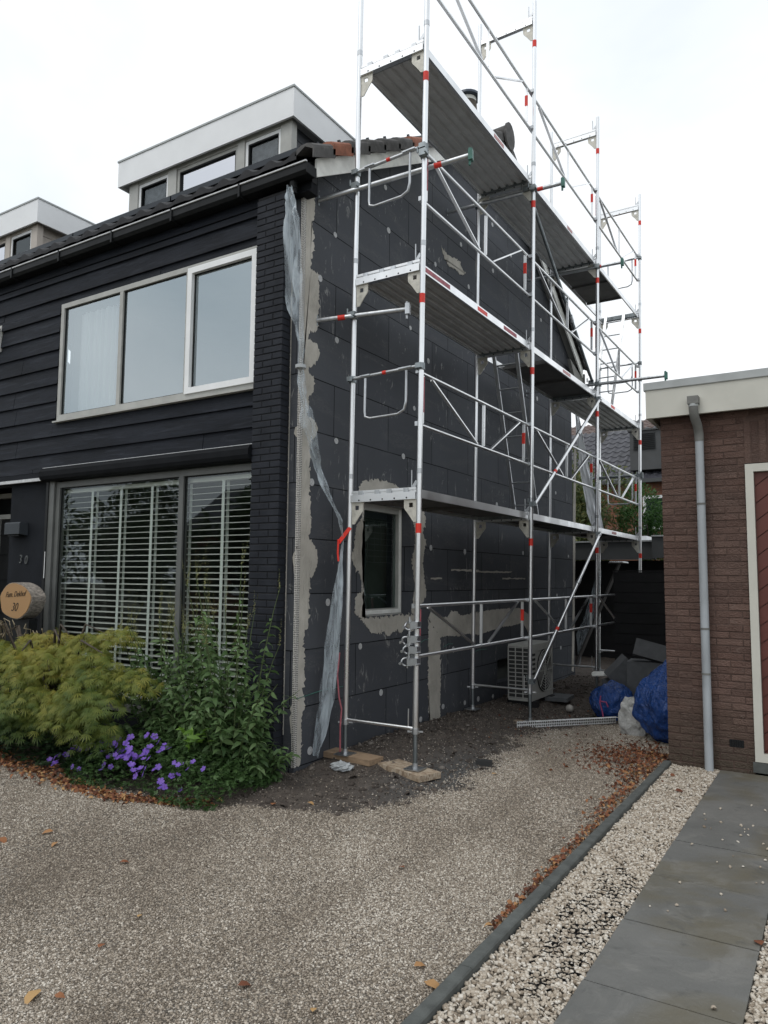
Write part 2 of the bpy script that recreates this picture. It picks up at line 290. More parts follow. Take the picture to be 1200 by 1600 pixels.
# ---------------------------------------------------------------- mesh helpers
LOC = {}
class MB:
    def __init__(s): s.v = []; s.f = []; s.sm = []; s.tone = None
    def add(s, vs, fs, smooth=False):
        o = len(s.v); s.v += [tuple(v) for v in vs]; s.f += [tuple(i+o for i in f) for f in fs]; s.sm += [smooth]*len(fs); return s
    def box(s, x0, x1, y0, y1, z0, z1):
        return s.add([(x0, y0, z0), (x1, y0, z0), (x1, y1, z0), (x0, y1, z0), (x0, y0, z1), (x1, y0, z1), (x1, y1, z1), (x0, y1, z1)],
                     [(0, 3, 2, 1), (4, 5, 6, 7), (0, 1, 5, 4), (1, 2, 6, 5), (2, 3, 7, 6), (3, 0, 4, 7)])
    def obox(s, c, ax, ay, az):
        c, ax, ay, az = map(Vector, (c, ax, ay, az)); vs = []
        for k in (-1, 1):
            for (i, j) in ((-1, -1), (1, -1), (1, 1), (-1, 1)): vs.append(c+ax*i+ay*j+az*k)
        return s.add(vs, [(0, 3, 2, 1), (4, 5, 6, 7), (0, 1, 5, 4), (1, 2, 6, 5), (2, 3, 7, 6), (3, 0, 4, 7)])
    def bar(s, p, q, w, h, up=(0, 0, 1)):
        """rectangular bar from p to q"""
        p, q = Vector(p), Vector(q); d = (q-p); a = d.normalized().cross(Vector(up)).normalized(); b = a.cross(d.normalized()).normalized()
        return s.obox((p+q)/2, d/2, a*w/2, b*h/2)
    def tube(s, pts, r, n=10, caps=True):
        pts = [Vector(p) for p in pts]; R = r if hasattr(r, '__len__') else [r]*len(pts); vs = []; fs = []
        up = None
        for i, p in enumerate(pts):
            d = (pts[min(i+1, len(pts)-1)]-pts[max(i-1, 0)]).normalized()
            if up is None: up = Vector((0, 0, 1)) if abs(d.z) < .9 else Vector((1, 0, 0))
            a = d.cross(up).normalized(); b = a.cross(d).normalized(); up = b
            for k in range(n):
                t = 2*math.pi*k/n; vs.append(p+(a*math.cos(t)+b*math.sin(t))*R[i])
        for i in range(len(pts)-1):
            for k in range(n): fs.append((i*n+k, i*n+(k+1) % n, (i+1)*n+(k+1) % n, (i+1)*n+k))
        s.add(vs, fs, True)
        if caps: s.add(vs[:n], [tuple(range(n-1, -1, -1))]); s.add(vs[-n:], [tuple(range(n))])
        return s
    def prism(s, poly, axis, a0, a1):
        """poly: 2-D points (the two other axes in order), extruded along axis"""
        def P(u, v, a): return {'x': (a, u, v), 'y': (u, a, v), 'z': (u, v, a)}[axis]
        n = len(poly); vs = [P(u, v, a0) for u, v in poly]+[P(u, v, a1) for u, v in poly]
        ar = sum(poly[i][0]*poly[(i+1) % n][1]-poly[(i+1) % n][0]*poly[i][1] for i in range(n))
        flip = (ar < 0) != (axis == 'y')
        fs = [tuple(range(n-1, -1, -1)), tuple(range(n, 2*n))]+[(i, (i+1) % n, n+(i+1) % n, n+i) for i in range(n)]
        if flip: fs = [tuple(reversed(f)) for f in fs]
        return s.add(vs, fs)
    def build(s, name, mat, parent=None, origin=None):
        me = bpy.data.meshes.new(name)
        if origin is None:
            if parent is not None or not s.v: origin = tuple(np.array(s.v).mean(0))
            else: a = np.array(s.v); origin = (a[:, 0].mean(), a[:, 1].mean(), a[:, 2].min())
        og = Vector(origin); a = np.array(s.v)-np.array(origin)
        me.from_pydata([tuple(x) for x in a], [], s.f); me.materials.append(mat if not isinstance(mat, str) else M[mat])
        me.polygons.foreach_set('use_smooth', s.sm); me.update()
        return link(name, me, parent, og)
def link(name, me, parent, og):
    o = bpy.data.objects.new(name, me); COL.objects.link(o); LOC[o.name] = Vector(og)
    if parent is not None: o.parent = parent; o.location = Vector(og)-LOC[parent.name]
    else: o.location = og
    return o
def tag(o, label=None, cat=None, group=None, kind=None):
    if label: o['label'] = label
    if cat: o['category'] = cat
    if group: o['group'] = group
    if kind: o['kind'] = kind
    return o
def empty(name, loc, label, cat, group=None):
    o = bpy.data.objects.new(name, None); COL.objects.link(o); o.location = loc; o.empty_display_size = .1; LOC[o.name] = Vector(loc)
    return tag(o, label, cat, group)
def npmesh(name, V, Fc, mat, tone=None, parent=None, origin=(0, 0, 0), smooth=False):
    """V (n,3), Fc (m,k) numpy, per-vertex tone"""
    me = bpy.data.meshes.new(name); V = np.asarray(V, float)-np.array(origin); Fc = np.asarray(Fc)
    me.vertices.add(len(V)); me.vertices.foreach_set('co', V.ravel())
    k = Fc.shape[1]; me.loops.add(Fc.size); me.loops.foreach_set('vertex_index', Fc.ravel())
    me.polygons.add(len(Fc)); me.polygons.foreach_set('loop_start', np.arange(0, Fc.size, k)); me.polygons.foreach_set('loop_total', np.full(len(Fc), k))
    if smooth: me.polygons.foreach_set('use_smooth', np.ones(len(Fc), bool))
    me.update(calc_edges=True)
    if tone is not None:
        at = me.attributes.new('tone', 'FLOAT', 'POINT'); at.data.foreach_set('value', np.asarray(tone, float))
    me.materials.append(M[mat] if isinstance(mat, str) else mat)
    return link(name, me, parent, origin)
def instances(tv, tf, pos, mats, scale, tone):
    """replicate template verts (k,3) faces (m,j) at pos (n,3) with rotation (n,3,3) and scale (n,) or (n,3)"""
    n = len(pos); k = len(tv); sc = np.asarray(scale)
    if sc.ndim == 1: sc = sc[:, None]
    T = tv[None, :, :]*sc[:, None, :]
    V = np.einsum('nij,nkj->nki', mats, T)+pos[:, None, :]
    Fc = (tf[None, :, :]+(np.arange(n)*k)[:, None, None]).reshape(-1, tf.shape[1])
    return V.reshape(-1, 3), Fc, np.repeat(tone, k)
def euler_mats(a, b, c):
    """Rz(a) Ry(b) Rx(c)"""
    ca, sa, cb, sb, cc, sc = np.cos(a), np.sin(a), np.cos(b), np.sin(b), np.cos(c), np.sin(c); o = np.zeros_like(ca); i = o+1
    Rz = np.stack([ca, -sa, o, sa, ca, o, o, o, i], -1).reshape(-1, 3, 3); Ry = np.stack([cb, o, sb, o, i, o, -sb, o, cb], -1).reshape(-1, 3, 3); Rx = np.stack([i, o, o, o, cc, -sc, o, sc, cc], -1).reshape(-1, 3, 3)
    return Rz@Ry@Rx
# leaf templates: +x is the direction of growth
LEAF = (np.array([(0, 0, 0), (.35, .16, .03), (.35, -.16, .03), (.72, .12, 0), (.72, -.12, 0), (1, 0, -.10)]), np.array([(0, 2, 1, 1), (1, 2, 4, 3), (3, 4, 5, 5)]))
def tri(fs): return np.array(fs)
LEAF_T = tri([(0, 2, 1), (1, 2, 4), (1, 4, 3), (3, 4, 5)])
def lobed(n=7, spread=2.6, w=.055, droop=.3):
    vs = [(0, 0, 0)]; fs = []
    for i in range(n):
        t = (i/(n-1)-.5)*spread; L_ = 1-.28*abs(t); c, s_ = math.cos(t), math.sin(t); b = len(vs)
        vs += [(c*L_*.5-s_*w, s_*L_*.5+c*w, -droop*.12), (c*L_*.5+s_*w, s_*L_*.5-c*w, -droop*.12), (c*L_, s_*L_, -droop*L_*.6)]
        fs += [(0, b+1, b), (b, b+1, b+2)]
    return np.array(vs), tri(fs)
def fan(n=5, r=1.0, cup=.15):
    """a flower of n broad petals (or a rounded leaf)"""
    vs = [(0, 0, 0)]; fs = []
    for i in range(n):
        t = 2*math.pi*i/n; b = len(vs); h = math.pi/n*.92
        for (a, rr, z) in ((t-h, .72*r, cup*.6), (t-h*.5, r, cup), (t+h*.5, r, cup), (t+h, .72*r, cup*.6)): vs.append((math.cos(a)*rr, math.sin(a)*rr, z))
        fs += [(0, b, b+1), (0, b+1, b+2), (0, b+2, b+3)]
    return np.array(vs), tri(fs)
def stonetpl():
    v = [(0, 0, 1)]+[(math.cos(a)*.95, math.sin(a)*.95, .25) for a in np.arange(5)*2*math.pi/5]+[(math.cos(a)*.9, math.sin(a)*.9, -.35) for a in (np.arange(5)+.5)*2*math.pi/5]
    f = [(0, 1+i, 1+(i+1) % 5) for i in range(5)]+[(1+i, 6+i, 1+(i+1) % 5) for i in range(5)]+[(1+(i+1) % 5, 6+i, 6+(i+1) % 5) for i in range(5)]
    return np.array(v), tri(f)

# ---------------------------------------------------------------- ground
def sstep(a, b, x): t = np.clip((x-a)/(b-a), 0, 1); return t*t*(3-2*t)
def gz(x, y):
    x, y = np.asarray(x, float), np.asarray(y, float)
    h = .075*np.exp(-((x+3.8)/.42)**2)*sstep(5.1, 6.0, y)*(1-sstep(9.5, 11, y))
    h = h+.05*np.exp(-((x+3.55)/.5)**2-((y-7.2)/.9)**2)+.035*np.exp(-((x+4.1)/.35)**2-((y-4.75)/.3)**2)
    dd = dirtmask(x, y)
    h = h+dd*(.012*np.sin(x*9+1.3*np.sin(y*4))*np.sin(y*7+2*np.sin(x*3))+.008*np.sin(x*23+y*11)*np.sin(y*19-x*7))
    h = h+.006*np.sin(x*2.1+1)*np.sin(y*1.7)+.003*np.sin(x*13+y*5)*np.sin(y*11)
    return h
def xb(y): return np.interp(y, [3.8, 4.2, 4.5, 5.5, 6.8, 7.9, 8.9, 9.6, 10.2], [-4.35, -3.85, -3.05, -2.72, -2.85, -2.95, -2.35, -1.3, -1.0])
def dirtmask(x, y): return sstep(-.34, .34, xb(y)-x+.05*np.sin(y*9+x*4)+.04*np.sin(x*15-y*6))*sstep(3.75, 4.15, y)
def gridmesh(name, xs, ys, zf, mat, attrs):
    X, Y = np.meshgrid(xs, ys); V = np.stack([X.ravel(), Y.ravel(), zf(X, Y).ravel()], 1); nx, ny = len(xs), len(ys)
    i = np.arange(ny-1)[:, None]*nx+np.arange(nx-1)[None, :]; Fc = np.stack([i, i+1, i+nx+1, i+nx], -1).reshape(-1, 4)
    o = npmesh(name, V, Fc, mat, smooth=True)
    for k, fn in attrs.items():
        at = o.data.attributes.new(k, 'FLOAT', 'POINT'); at.data.foreach_set('value', fn(X, Y).ravel().astype(float))
    return o
tag(MB().box(-150, 150, -150, 150, -.6, -.07).build('ground', 'earth'), kind='structure')
drv = gridmesh('driveway', np.arange(-16, -1.44, .055), np.arange(-4, 22, .055), gz, 'ground', {'dirt': dirtmask, 'wet': lambda x, y: .85*np.exp(-((x+2.95)/.38)**2-((y-5.85)/.95)**2)})
tag(drv, kind='structure')
tag(MB().box(-1.40, 2.5, -4, 7.28, -.06, -.012).build('gravel_bed', var('bed_soil', (.30, .26, .21), .3, 20, .95)), kind='structure')
# kerb
kb = MB(); y = -2.0
while y < 7.2: kb.prism([(-1.468, -.05), (-1.468, .028), (-1.462, .034), (-1.412, .034), (-1.406, .028), (-1.406, -.05)], 'y', y, min(y+.997, 7.275)); y += 1.0
tag(kb.build('kerb', 'kerb'), 'dark concrete edging strip between driveway gravel and cream pebbles', 'kerb')
# slabs
sb = MB(); ys = [-.2, .62, 1.26, 1.90, 2.55, 3.21, 3.87, 4.52, 5.18, 5.79, 7.27]
for a, b in zip(ys, ys[1:]): sb.box(-.992+random.uniform(-.004, .004), -.392, a+.004, b-.004, -.03, .012+random.uniform(-.001, .002))
ys = [4.30, 4.92, 5.55, 6.2, 6.85, 7.27]
for a, b in zip(ys, ys[1:]): sb.box(-.386, .3, a+.004, b-.004, -.03, .012+random.uniform(-.001, .002))
tag(sb.build('path', 'slab'), kind='structure')

def infrust(P, m=280):
    d = P-np.array([0, 0, 1.68]); z = d@np.array(Fv); u = 600+1151*(d@np.array(rv))/z; v = 800-1151*(d@np.array(uv))/z
    return (z > .5) & (u > -m) & (u < 1200+m) & (v > -m) & (v < 1600+m)
OCT = (np.array([(1, 0, 0), (0, 1, 0), (-1, 0, 0), (0, -1, 0), (.2, .1, 1), (-.1, 0, -1)]), tri([(0, 1, 4), (1, 2, 4), (2, 3, 4), (3, 0, 4), (1, 0, 5), (2, 1, 5), (3, 2, 5), (0, 3, 5)]))
def scatter(name, tpl, n, xr, yr, rr, mat, zf, keep, flat=.6, tilt=.5, tp=1.0):
    x = rng.uniform(*xr, n); y = rng.uniform(*yr, n); z = zf(x, y); P = np.stack([x, y, z], 1); k = infrust(P) & keep(x, y); P = P[k]; n = len(P)
    r = rng.uniform(rr[0], rr[1], n)*rng.choice([1, 1, 1, 1.25], n); sc = np.stack([r*rng.uniform(.85, 1.35, n), r*rng.uniform(.65, 1.0, n), r*flat*rng.uniform(.7, 1.2, n)], 1)
    Rm = euler_mats(rng.uniform(0, 6.28, n), rng.normal(0, tilt, n), rng.normal(0, tilt, n)); P[:, 2] += r*.25*rng.uniform(0, 1, n)
    sl = -.16*np.exp(-((P[:, 0]+2.35+.12*np.sin(P[:, 1]*.9))/.16)**2)-.13*np.exp(-((P[:, 0]+3.75+.12*np.sin(P[:, 1]*.9))/.18)**2)+.11*np.sin(P[:, 0]*1.9+1.1*np.sin(P[:, 1]*1.3))+.08*np.sin(P[:, 1]*2.7+P[:, 0]*.8)+.06*np.sin(P[:, 0]*7+P[:, 1]*5) if mat == 'pebble' else 0
    V, Fc, T = instances(tpl[0], tpl[1], P, Rm, sc, np.clip(rng.uniform(0, 1, n)**tp+sl, 0, 1)); return npmesh(name, V, Fc, mat, T)
nd = lambda x, y: rng.uniform(0, 1, len(x)) > sstep(.25, .8, dirtmask(x, y)+rng.normal(0, .12, len(x)))*.97
near = lambda x, y: (np.hypot(x, y)+rng.normal(0, .22, len(x)) < 4.75) & (x < -1.48) & nd(x, y)
far = lambda x, y: (np.hypot(x, y)+rng.normal(0, .22, len(x)) >= 4.6) & (x < -1.48) & (y < 10) & nd(x, y)
tag(scatter('driveway_chippings', OCT, 380000, (-7.5, -1.48), (.9, 5.2), (.0038, .0082), 'pebble', gz, near, .5, .4, 1.3), kind='stuff')
tag(scatter('distant_chippings', OCT, 480000, (-9, -1.48), (2.6, 9.5), (.0048, .0092), 'pebble', gz, far, .5, .4, 1.3), kind='stuff')
inbed = lambda x, y: ((x > -1.40) & (x < -.998) & (y < 7.28)) | ((x > -.385) & (y < 4.27) & (x < 1.2))
zb = lambda x, y: x*0-.004+.010*(np.sin(x*31+y*5)*np.sin(y*17)+1)*.5
hexzone = lambda x, y: np.exp(-((x+1.13)/.13)**2-((y-3.75)/.75)**2)
tag(scatter('cream_pebbles', stonetpl(), 98000, (-1.41, .95), (1.6, 7.28), (.0062, .0125), 'white_pebble', zb, lambda x, y: inbed(x, y) & (rng.uniform(0, 1, len(x)) > -1*hexzone(x, y)), .62, .5), kind='stuff')
soil = lambda x, y: (dirtmask(x, y) > .3) & (x > -4.15) & (y > 4.1)
tag(scatter('soil_clods', OCT, 16000, (-4.3, -1.3), (4.0, 13), (.004, .014), 'clod', gz, soil, .7, .6, 2.0), kind='stuff')
tag(scatter('soil_lumps', stonetpl(), 900, (-4.1, -1.3), (4.0, 13), (.012, .034), 'clod', gz, soil, .6, .6, 2.5), kind='stuff')
# loose pebbles on the slabs (countable, but tiny): one scattered layer
tag(scatter('stray_pebbles', stonetpl(), 230, (-.95, -.1), (3.0, 6.6), (.006, .012), 'white_pebble', lambda x, y: x*0+.018, lambda x, y: (rng.uniform(0, 1, len(x)) < .16+.84*np.exp(-((x+.55)/.16)**2-((y-5.2)/.6)**2)) & ((x < -.4) | (y > 4.3)), .8), kind='stuff')
# honeycomb gravel stabiliser showing between the pebbles
hx = MB(); a = .030
for i in range(26):
    for j in range(60):
        cx, cy_ = -1.39+i*a*1.5, 2.5+j*a*1.732+(i % 2)*a*.866
        if not (-1.39 < cx < -1.01): continue
        if float(hexzone(cx, cy_)) < .33: continue
        for k in range(3):
            t0, t1 = math.radians(60*k), math.radians(60*k+60)
            hx.bar((cx+a*math.cos(t0), cy_+a*math.sin(t0), -.007), (cx+a*math.cos(t1), cy_+a*math.sin(t1), -.007), .002, .031)
tag(hx.build('gravel_grid', 'black_pl'), 'black honeycomb gravel grid showing through the cream pebbles beside the kerb', 'gravel grid')

# ---------------------------------------------------------------- terraced house
H = empty('terraced_house', (-4.2, 5.2, 0), 'black timber-clad end-of-terrace house with its gable wrapped in graphite insulation boards, behind the scaffold', 'house')
XG, XI, YE, YB = -4.12, -4.24, 5.17, 13.1
RY = 9.60
def zr(y): return 5.56+.573*(y-5.08) if y < RY else 8.15-.66*(y-RY)
gw = MB()
wy0, wy1, wz0, wz1 = 6.23, 7.20, 1.28, 2.47
def zt(y): return zr(y)-.16
for (y0, y1, z0, z1) in ((YE, wy0, -.1, 5.45), (wy0, wy1, -.1, wz0), (wy0, wy1, wz1, 5.45), (wy1, 9.62, -.1, 5.45), (9.62, 10.32, -.1, .25), (9.62, 10.32, .56, 5.45), (10.32, YB, -.1, 5.45)): gw.box(XI, XG, y0, y1, z0, z1)
gw.prism([(YE, 5.45), (YB, 5.45), (YB, zt(YB)), (RY, zt(RY)), (YE+.02, 5.462)], 'x', XI, XG)
gi = gw.build('gable_insulation', 'eps', H)
MB().box(XI-.25, XI-.003, 9.60, 10.34, .2, .6).build('crawl_vent_recess', 'black_pl', gi)
# blockwork shell behind (closed body)
sh = MB()
sh.box(XI-.12, XI-.002, 5.36, 6.20, -.1, 5.4); sh.box(XI-.12, XI-.002, 7.23, 13.0, -.1, 5.4)
sh.box(XI-.12, XI-.002, 6.20, 7.23, -.1, 1.25); sh.box(XI-.12, XI-.002, 6.20, 7.23, 2.5, 5.4)
sh.box(-16, XI-.13, 13.0, 13.1, -.1, 5.5)
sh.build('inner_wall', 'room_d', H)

def jag(poly, amp=.012, step=.03, seed=0):
    """roughen the outline of a trowelled patch"""
    R_ = random.Random(seed); out = []
    n = len(poly)
    for i in range(n):
        (a, b), (c, d) = poly[i], poly[(i+1) % n]; L_ = math.hypot(c-a, d-b); k = max(1, int(L_/step))
        for j in range(k):
            t = j/k; q = 2.4 if R_.random() < .16 else 1.0; out.append((a+(c-a)*t+R_.uniform(-amp, amp)*q, b+(d-b)*t+R_.uniform(-amp, amp)*q))
    return out
def patch(poly, seed, amp=.012, axis='x', a0=None, a1=None, step=.03, name='mortar_patch'):
    a0 = XG+.0005 if a0 is None else a0; a1 = XG+.004+seed*.0002 if a1 is None else a1
    me = MB(); pts = jag(poly, amp, step, seed)
    import bmesh
    bm = bmesh.new()
    def P(u, v, a): return (a, u, v) if axis == 'x' else (u, a, v)
    vs = [bm.verts.new(P(u, v, a1)) for u, v in pts]
    f = bm.faces.new(vs); bm.normal_update()
    if (axis == 'x' and f.normal.x < 0) or (axis == 'y' and f.normal.y > 0): f.normal_flip()
    r = bmesh.ops.extrude_face_region(bm, geom=[f]); ex = [v for v in r['geom'] if isinstance(v, bmesh.types.BMVert)]
    bmesh.ops.translate(bm, verts=ex, vec=(a0-a1, 0, 0) if axis == 'x' else (0, a0-a1, 0))
    bmesh.ops.recalc_face_normals(bm, faces=bm.faces); bmesh.ops.triangulate(bm, faces=bm.faces)
    c = Vector(P(pts[0][0], pts[0][1], a0)); bmesh.ops.translate(bm, verts=bm.verts, vec=-c)
    m_ = bpy.data.meshes.new(name); bm.to_mesh(m_); bm.free(); m_.materials.append(M['mortar'])
    return link(name, m_, gi, c)
PD = [(5.668, 5.046), (6.67, 5.512), (5.435, 4.519), (5.72, 3.996), (7.163, 4.551), (7.772, 5.54), (8.492, 6.083), (9.544, 6.112), (8.726, 5.588), (9.194, 4.589), (11.534, 5.996), (11.31, 4.609), (13.188, 4.626), (7.597, 4.275), (7.261, 3.63), (7.019, 3.036), (5.733, 2.999), (5.359, 2.553), (5.635, 1.45), (6.19, 1.0), (6.588, 0.499), (7.672, 2.04), (5.397, 0.136), (7.438, 0.095), (8.592, 2.026), (9.634, 2.722), (10.626, 2.077), (7.988, 0.16), (8.584, 0.123), (12.811, 2.093), (12.328, 0.529), (6.595, 5.973), (9.53, 6.799), (10.23, 6.609), (8.261, 0.81), (8.988, 0.117), (9.465, 0.089), (11.141, 2.845), (12.165, 1.416), (12.167, 3.155)]
PP = {
"P1": [(5.223, 5.374), (5.292, 5.375), (5.325, 5.251), (5.329, 5.107), (5.292, 4.997), (5.324, 4.916), (5.337, 4.815), (5.319, 4.726), (5.292, 4.623), (5.284, 4.558), (5.404, 4.552), (5.421, 4.294), (5.417, 4.044), (5.388, 3.998), (5.263, 3.936), (5.265, 3.876), (5.392, 3.875), (5.422, 3.847), (5.435, 3.758), (5.387, 3.677), (5.291, 3.616), (5.283, 3.554), (5.351, 3.546), (5.373, 3.478), (5.355, 3.401), (5.289, 3.339), (5.275, 3.156), (5.372, 3.139), (5.433, 3.077), (5.406, 2.988), (5.33, 2.915), (5.328, 2.63), (5.352, 2.102), (5.335, 2.03), (5.394, 1.975), (5.454, 1.93), (5.457, 1.812), (5.411, 1.717), (5.355, 1.665), (5.342, 1.463), (5.339, 1.234), (5.284, 1.197), (5.277, 1.124), (5.3, 0.952), (5.284, 0.864), (5.314, 0.782), (5.27, 0.697), (5.311, 0.558), (5.269, 0.442), (5.266, 0.205), (5.253, 0.032), (5.182, 0.046), (5.174, 0.03), (5.174, 5.3)],
"P2a": [(6.18, 2.409), (6.206, 2.307), (6.16, 2.246), (6.103, 2.209), (6.072, 2.08), (6.062, 2.003), (6.031, 1.837), (6.124, 1.762), (6.194, 1.686), (6.23, 1.648), (6.232, 1.545), (6.128, 1.521), (6.095, 1.471), (6.087, 1.333), (6.179, 1.279), (6.272, 1.275), (6.225, 1.28), (6.225, 2.46)],
"P2top": [(6.14, 2.475), (6.13, 2.574), (6.199, 2.66), (6.465, 2.711), (6.736, 2.708), (6.967, 2.664), (7.24, 2.475)],
"P2bot": [(6.2, 1.275), (6.297, 1.197), (6.394, 1.127), (6.592, 1.103), (6.616, 1.154), (6.655, 1.092), (6.746, 1.074), (6.904, 1.139), (6.959, 1.081), (7.013, 1.106), (7.096, 1.15), (7.182, 1.103), (7.268, 1.091), (7.356, 1.129), (7.42, 1.275)],
"P2r": [(7.39, 2.479), (7.498, 2.45), (7.545, 2.364), (7.468, 2.21), (7.546, 2.117), (7.486, 1.929), (7.471, 1.84), (7.534, 1.605), (7.55, 1.487), (7.444, 1.372), (7.355, 1.273), (7.296, 1.275), (7.215, 1.3), (7.3, 1.6), (7.215, 1.9), (7.32, 2.1), (7.215, 2.46)],
"P3a": [(7.614, 1.219), (7.708, 1.32), (7.788, 1.242), (7.952, 1.221), (8.104, 1.214), (8.208, 1.281), (8.332, 1.276), (8.477, 1.216), (8.858, 1.234), (9.415, 1.258), (9.935, 1.259), (10.451, 1.253), (10.843, 1.144), (10.921, 0.994), (10.836, 0.853), (10.678, 0.977), (10.523, 1.032), (10.17, 1.003), (9.814, 1.012), (9.369, 0.974), (9.015, 0.943), (8.663, 0.981), (8.386, 0.966), (8.105, 0.991), (7.92, 0.979)],
"P3b": [(7.614, 1.205), (7.92, 0.994), (7.921, 0.497), (7.906, 0.015), (7.761, 0.016), (7.636, 0.05), (7.617, 0.531)],
"P4": [(7.925, 5.822), (8.066, 5.794), (8.174, 5.785), (8.34, 5.831), (8.453, 5.823), (8.53, 5.764), (8.627, 5.73), (8.491, 5.662), (8.34, 5.676), (8.156, 5.659), (8.013, 5.706)],
"P5": [(8.209, 1.799), (8.862, 1.801), (9.104, 1.787), (10.186, 1.791), (10.137, 1.772), (9.271, 1.763), (8.479, 1.779), (8.209, 1.776)],
"P6": [(7.674, 1.687), (7.951, 1.692), (7.951, 1.672), (7.674, 1.672)],
"P7": [(9.825, 1.696), (10.696, 1.7), (10.696, 1.681), (9.825, 1.678)],
"P8": [(13.238, 4.097), (13.355, 4.115), (13.256, 2.914), (13.161, 1.745), (13.068, 0.609), (13.005, 0.054), (12.897, 0.087), (13.049, 1.745), (13.105, 2.901)],
}
tones = {}
for k, (nm, pl) in enumerate(PP.items()): patch(pl, k+1, .004 if nm in ('P5', 'P6', 'P7', 'P8') else .006 if nm == 'P3a' else .013, step=.05 if nm in ('P5','P6','P7') else .014)
for k, (z0, z1, w) in enumerate(((2.93, 3.04, .06), (1.68, 1.95, .05), (.30, .62, .05), (.9, 1.0, .02))): patch([(XG-.001, z0), (XG-.001, z1), (XG-w*.7, z1-.02), (XG-w, (z0+z1)/2), (XG-w*.6, z0+.02)], 20+k, .008, 'y', YE-.0005, YE-.004)

# dowel caps: one of them, then copies
def disc(r, n=14):
    me = MB(); me.tube([(0, 0, 0), (.0035, 0, 0)], r, n); return me
dw = None
MCAP = var('dowel_cap', (.46, .465, .47), .3, 60, .8)
for k, (y, z) in enumerate(PD):
    if y > 13.05: continue
    if dw is None:
        dw = disc(.033).build('dowel_cap', MCAP, gi, (0, 0, 0)); o = dw
    else: o = dw.copy(); COL.objects.link(o)
    o.location = Vector((XG+.001, y, z))-LOC[gi.name]; s_ = random.uniform(.82, 1.12); o.scale = (1, s_, s_*random.uniform(.9, 1.1))
# corner bead with mesh wings, and the pale sealant line on the return
bd = MB(); bd.box(XG-.026, XG+.006, YE-.0055, YE-.0005, .03, 5.36); bd.box(XG+.0005, XG+.006, YE-.0004, YE+.030, .03, 5.36); bd.tube([(XG+.006, YE-.006, .03), (XG+.006, YE-.006, 5.36)], .003, 6); bd.build('corner_bead', 'bead', H)
MB().box(XG+.0005, XG+.004, 6.205, 6.232, 1.28, 2.46).build('window_bead', 'bead', H)
MB().box(XI-.004, XI+.004, YE-.010, YE-.001, .3, 4.6).build('sealant_line', M['mortar'], H)
sm = MB()
for (y0, y1, z) in ((5.20, 6.0, .62), (8.0, 8.25, .86), (7.43, 7.62, .95), (8.75, 9.25, .72)):
    sm.tube([(XG+.004, y0, z), (XG+.006, (y0+y1)/2, z+.03), (XG+.004, y1, z+.02)], .004, 6)
sm.build('string_line', M['green_cl'], H)

# brick pier: every brick modelled
def brickwall(mb, jb, x0, x1, z0, z1, yf, depth, side=None, off=0, jit=.0015, holes=(), tone=None, ch=.004, hh=.0625):
    """running bond on the plane y=yf facing -y"""
    row = 0; z = z0
    while z < z1-.02:
        zt_ = min(z+hh-.010, z1); x = x0-(0 if row % 2 == 0 else .11)+off
        if row % 2: x = x0-.11+off
        while x < x1:
            a, b = max(x, x0), min(x+.21, x1)
            if b-a > .03:
                segs = [(a, b)]
                for (hx0, hx1, hz0, hz1) in holes:
                    if zt_ > hz0 and z < hz1: segs = [q for (p, r) in segs for q in ((p, min(r, hx0)), (max(p, hx1), r)) if q[1]-q[0] > .02]
                for (p, r) in segs:
                    j = random.uniform(-jit, jit); jz = random.uniform(-jit, jit)*.8; y = yf+j; c = ch
                    v = [(p+c, y, z+c+jz), (r-c, y+random.uniform(-jit, jit), z+c+jz), (r-c, y, zt_-c+jz), (p+c, y, zt_-c+jz), (p, y+c, z+jz), (r, y+c, z+jz), (r, y+c, zt_+jz), (p, y+c, zt_+jz), (p, yf+depth, z+jz), (r, yf+depth, z+jz), (r, yf+depth, zt_+jz), (p, yf+depth, zt_+jz)]
                    n0 = len(mb.v)
                    mb.add(v, [(0, 1, 2, 3), (0, 4, 5, 1), (1, 5, 6, 2), (2, 6, 7, 3), (3, 7, 4, 0), (4, 8, 9, 5), (5, 9, 10, 6), (6, 10, 11, 7), (7, 11, 8, 4)])
                    if tone is not None: tone += [random.random()]*12
            x += .22
        z += hh; row += 1
PX0, PX1, PY = -4.575, -4.24, 5.039
pb = MB(); row = 0; z = -.02
while z < 5.22:
    def brk(x0, x1, y0, y1):
        j = random.uniform(0, .0015); c = .0035; z1 = z+.0525
        v = [(x0+c, y0+j, z+c), (x1-c, y0+j, z+c), (x1-c, y0+j, z1-c), (x0+c, y0+j, z1-c), (x0, y0+c, z), (x1, y0+c, z), (x1, y0+c, z1), (x0, y0+c, z1), (x0, y1, z), (x1, y1, z), (x1, y1, z1), (x0, y1, z1)]
        pb.add(v, [(0, 1, 2, 3), (0, 4, 5, 1), (1, 5, 6, 2), (2, 6, 7, 3), (3, 7, 4, 0), (4, 8, 9, 5), (5, 9, 10, 6), (6, 10, 11, 7), (7, 11, 8, 4)])
    s1 = PX0+.112 if row % 2 == 0 else PX0+.222
    brk(PX0, s1-.006, PY, PY+.10); brk(s1+.004, PX1, PY, PY+.10)
    brk(PX0, s1-.02, PY+.11, 5.36); brk(s1-.01, PX1, PY+.11, 5.36)
    z += .0625; row += 1
pb.build('brick_pier', 'bbrick', H)
MB().box(PX0+.006, PX1-.006, PY+.007, 5.358, -.1, 5.25).build('pier_joints', 'bjoint', H)

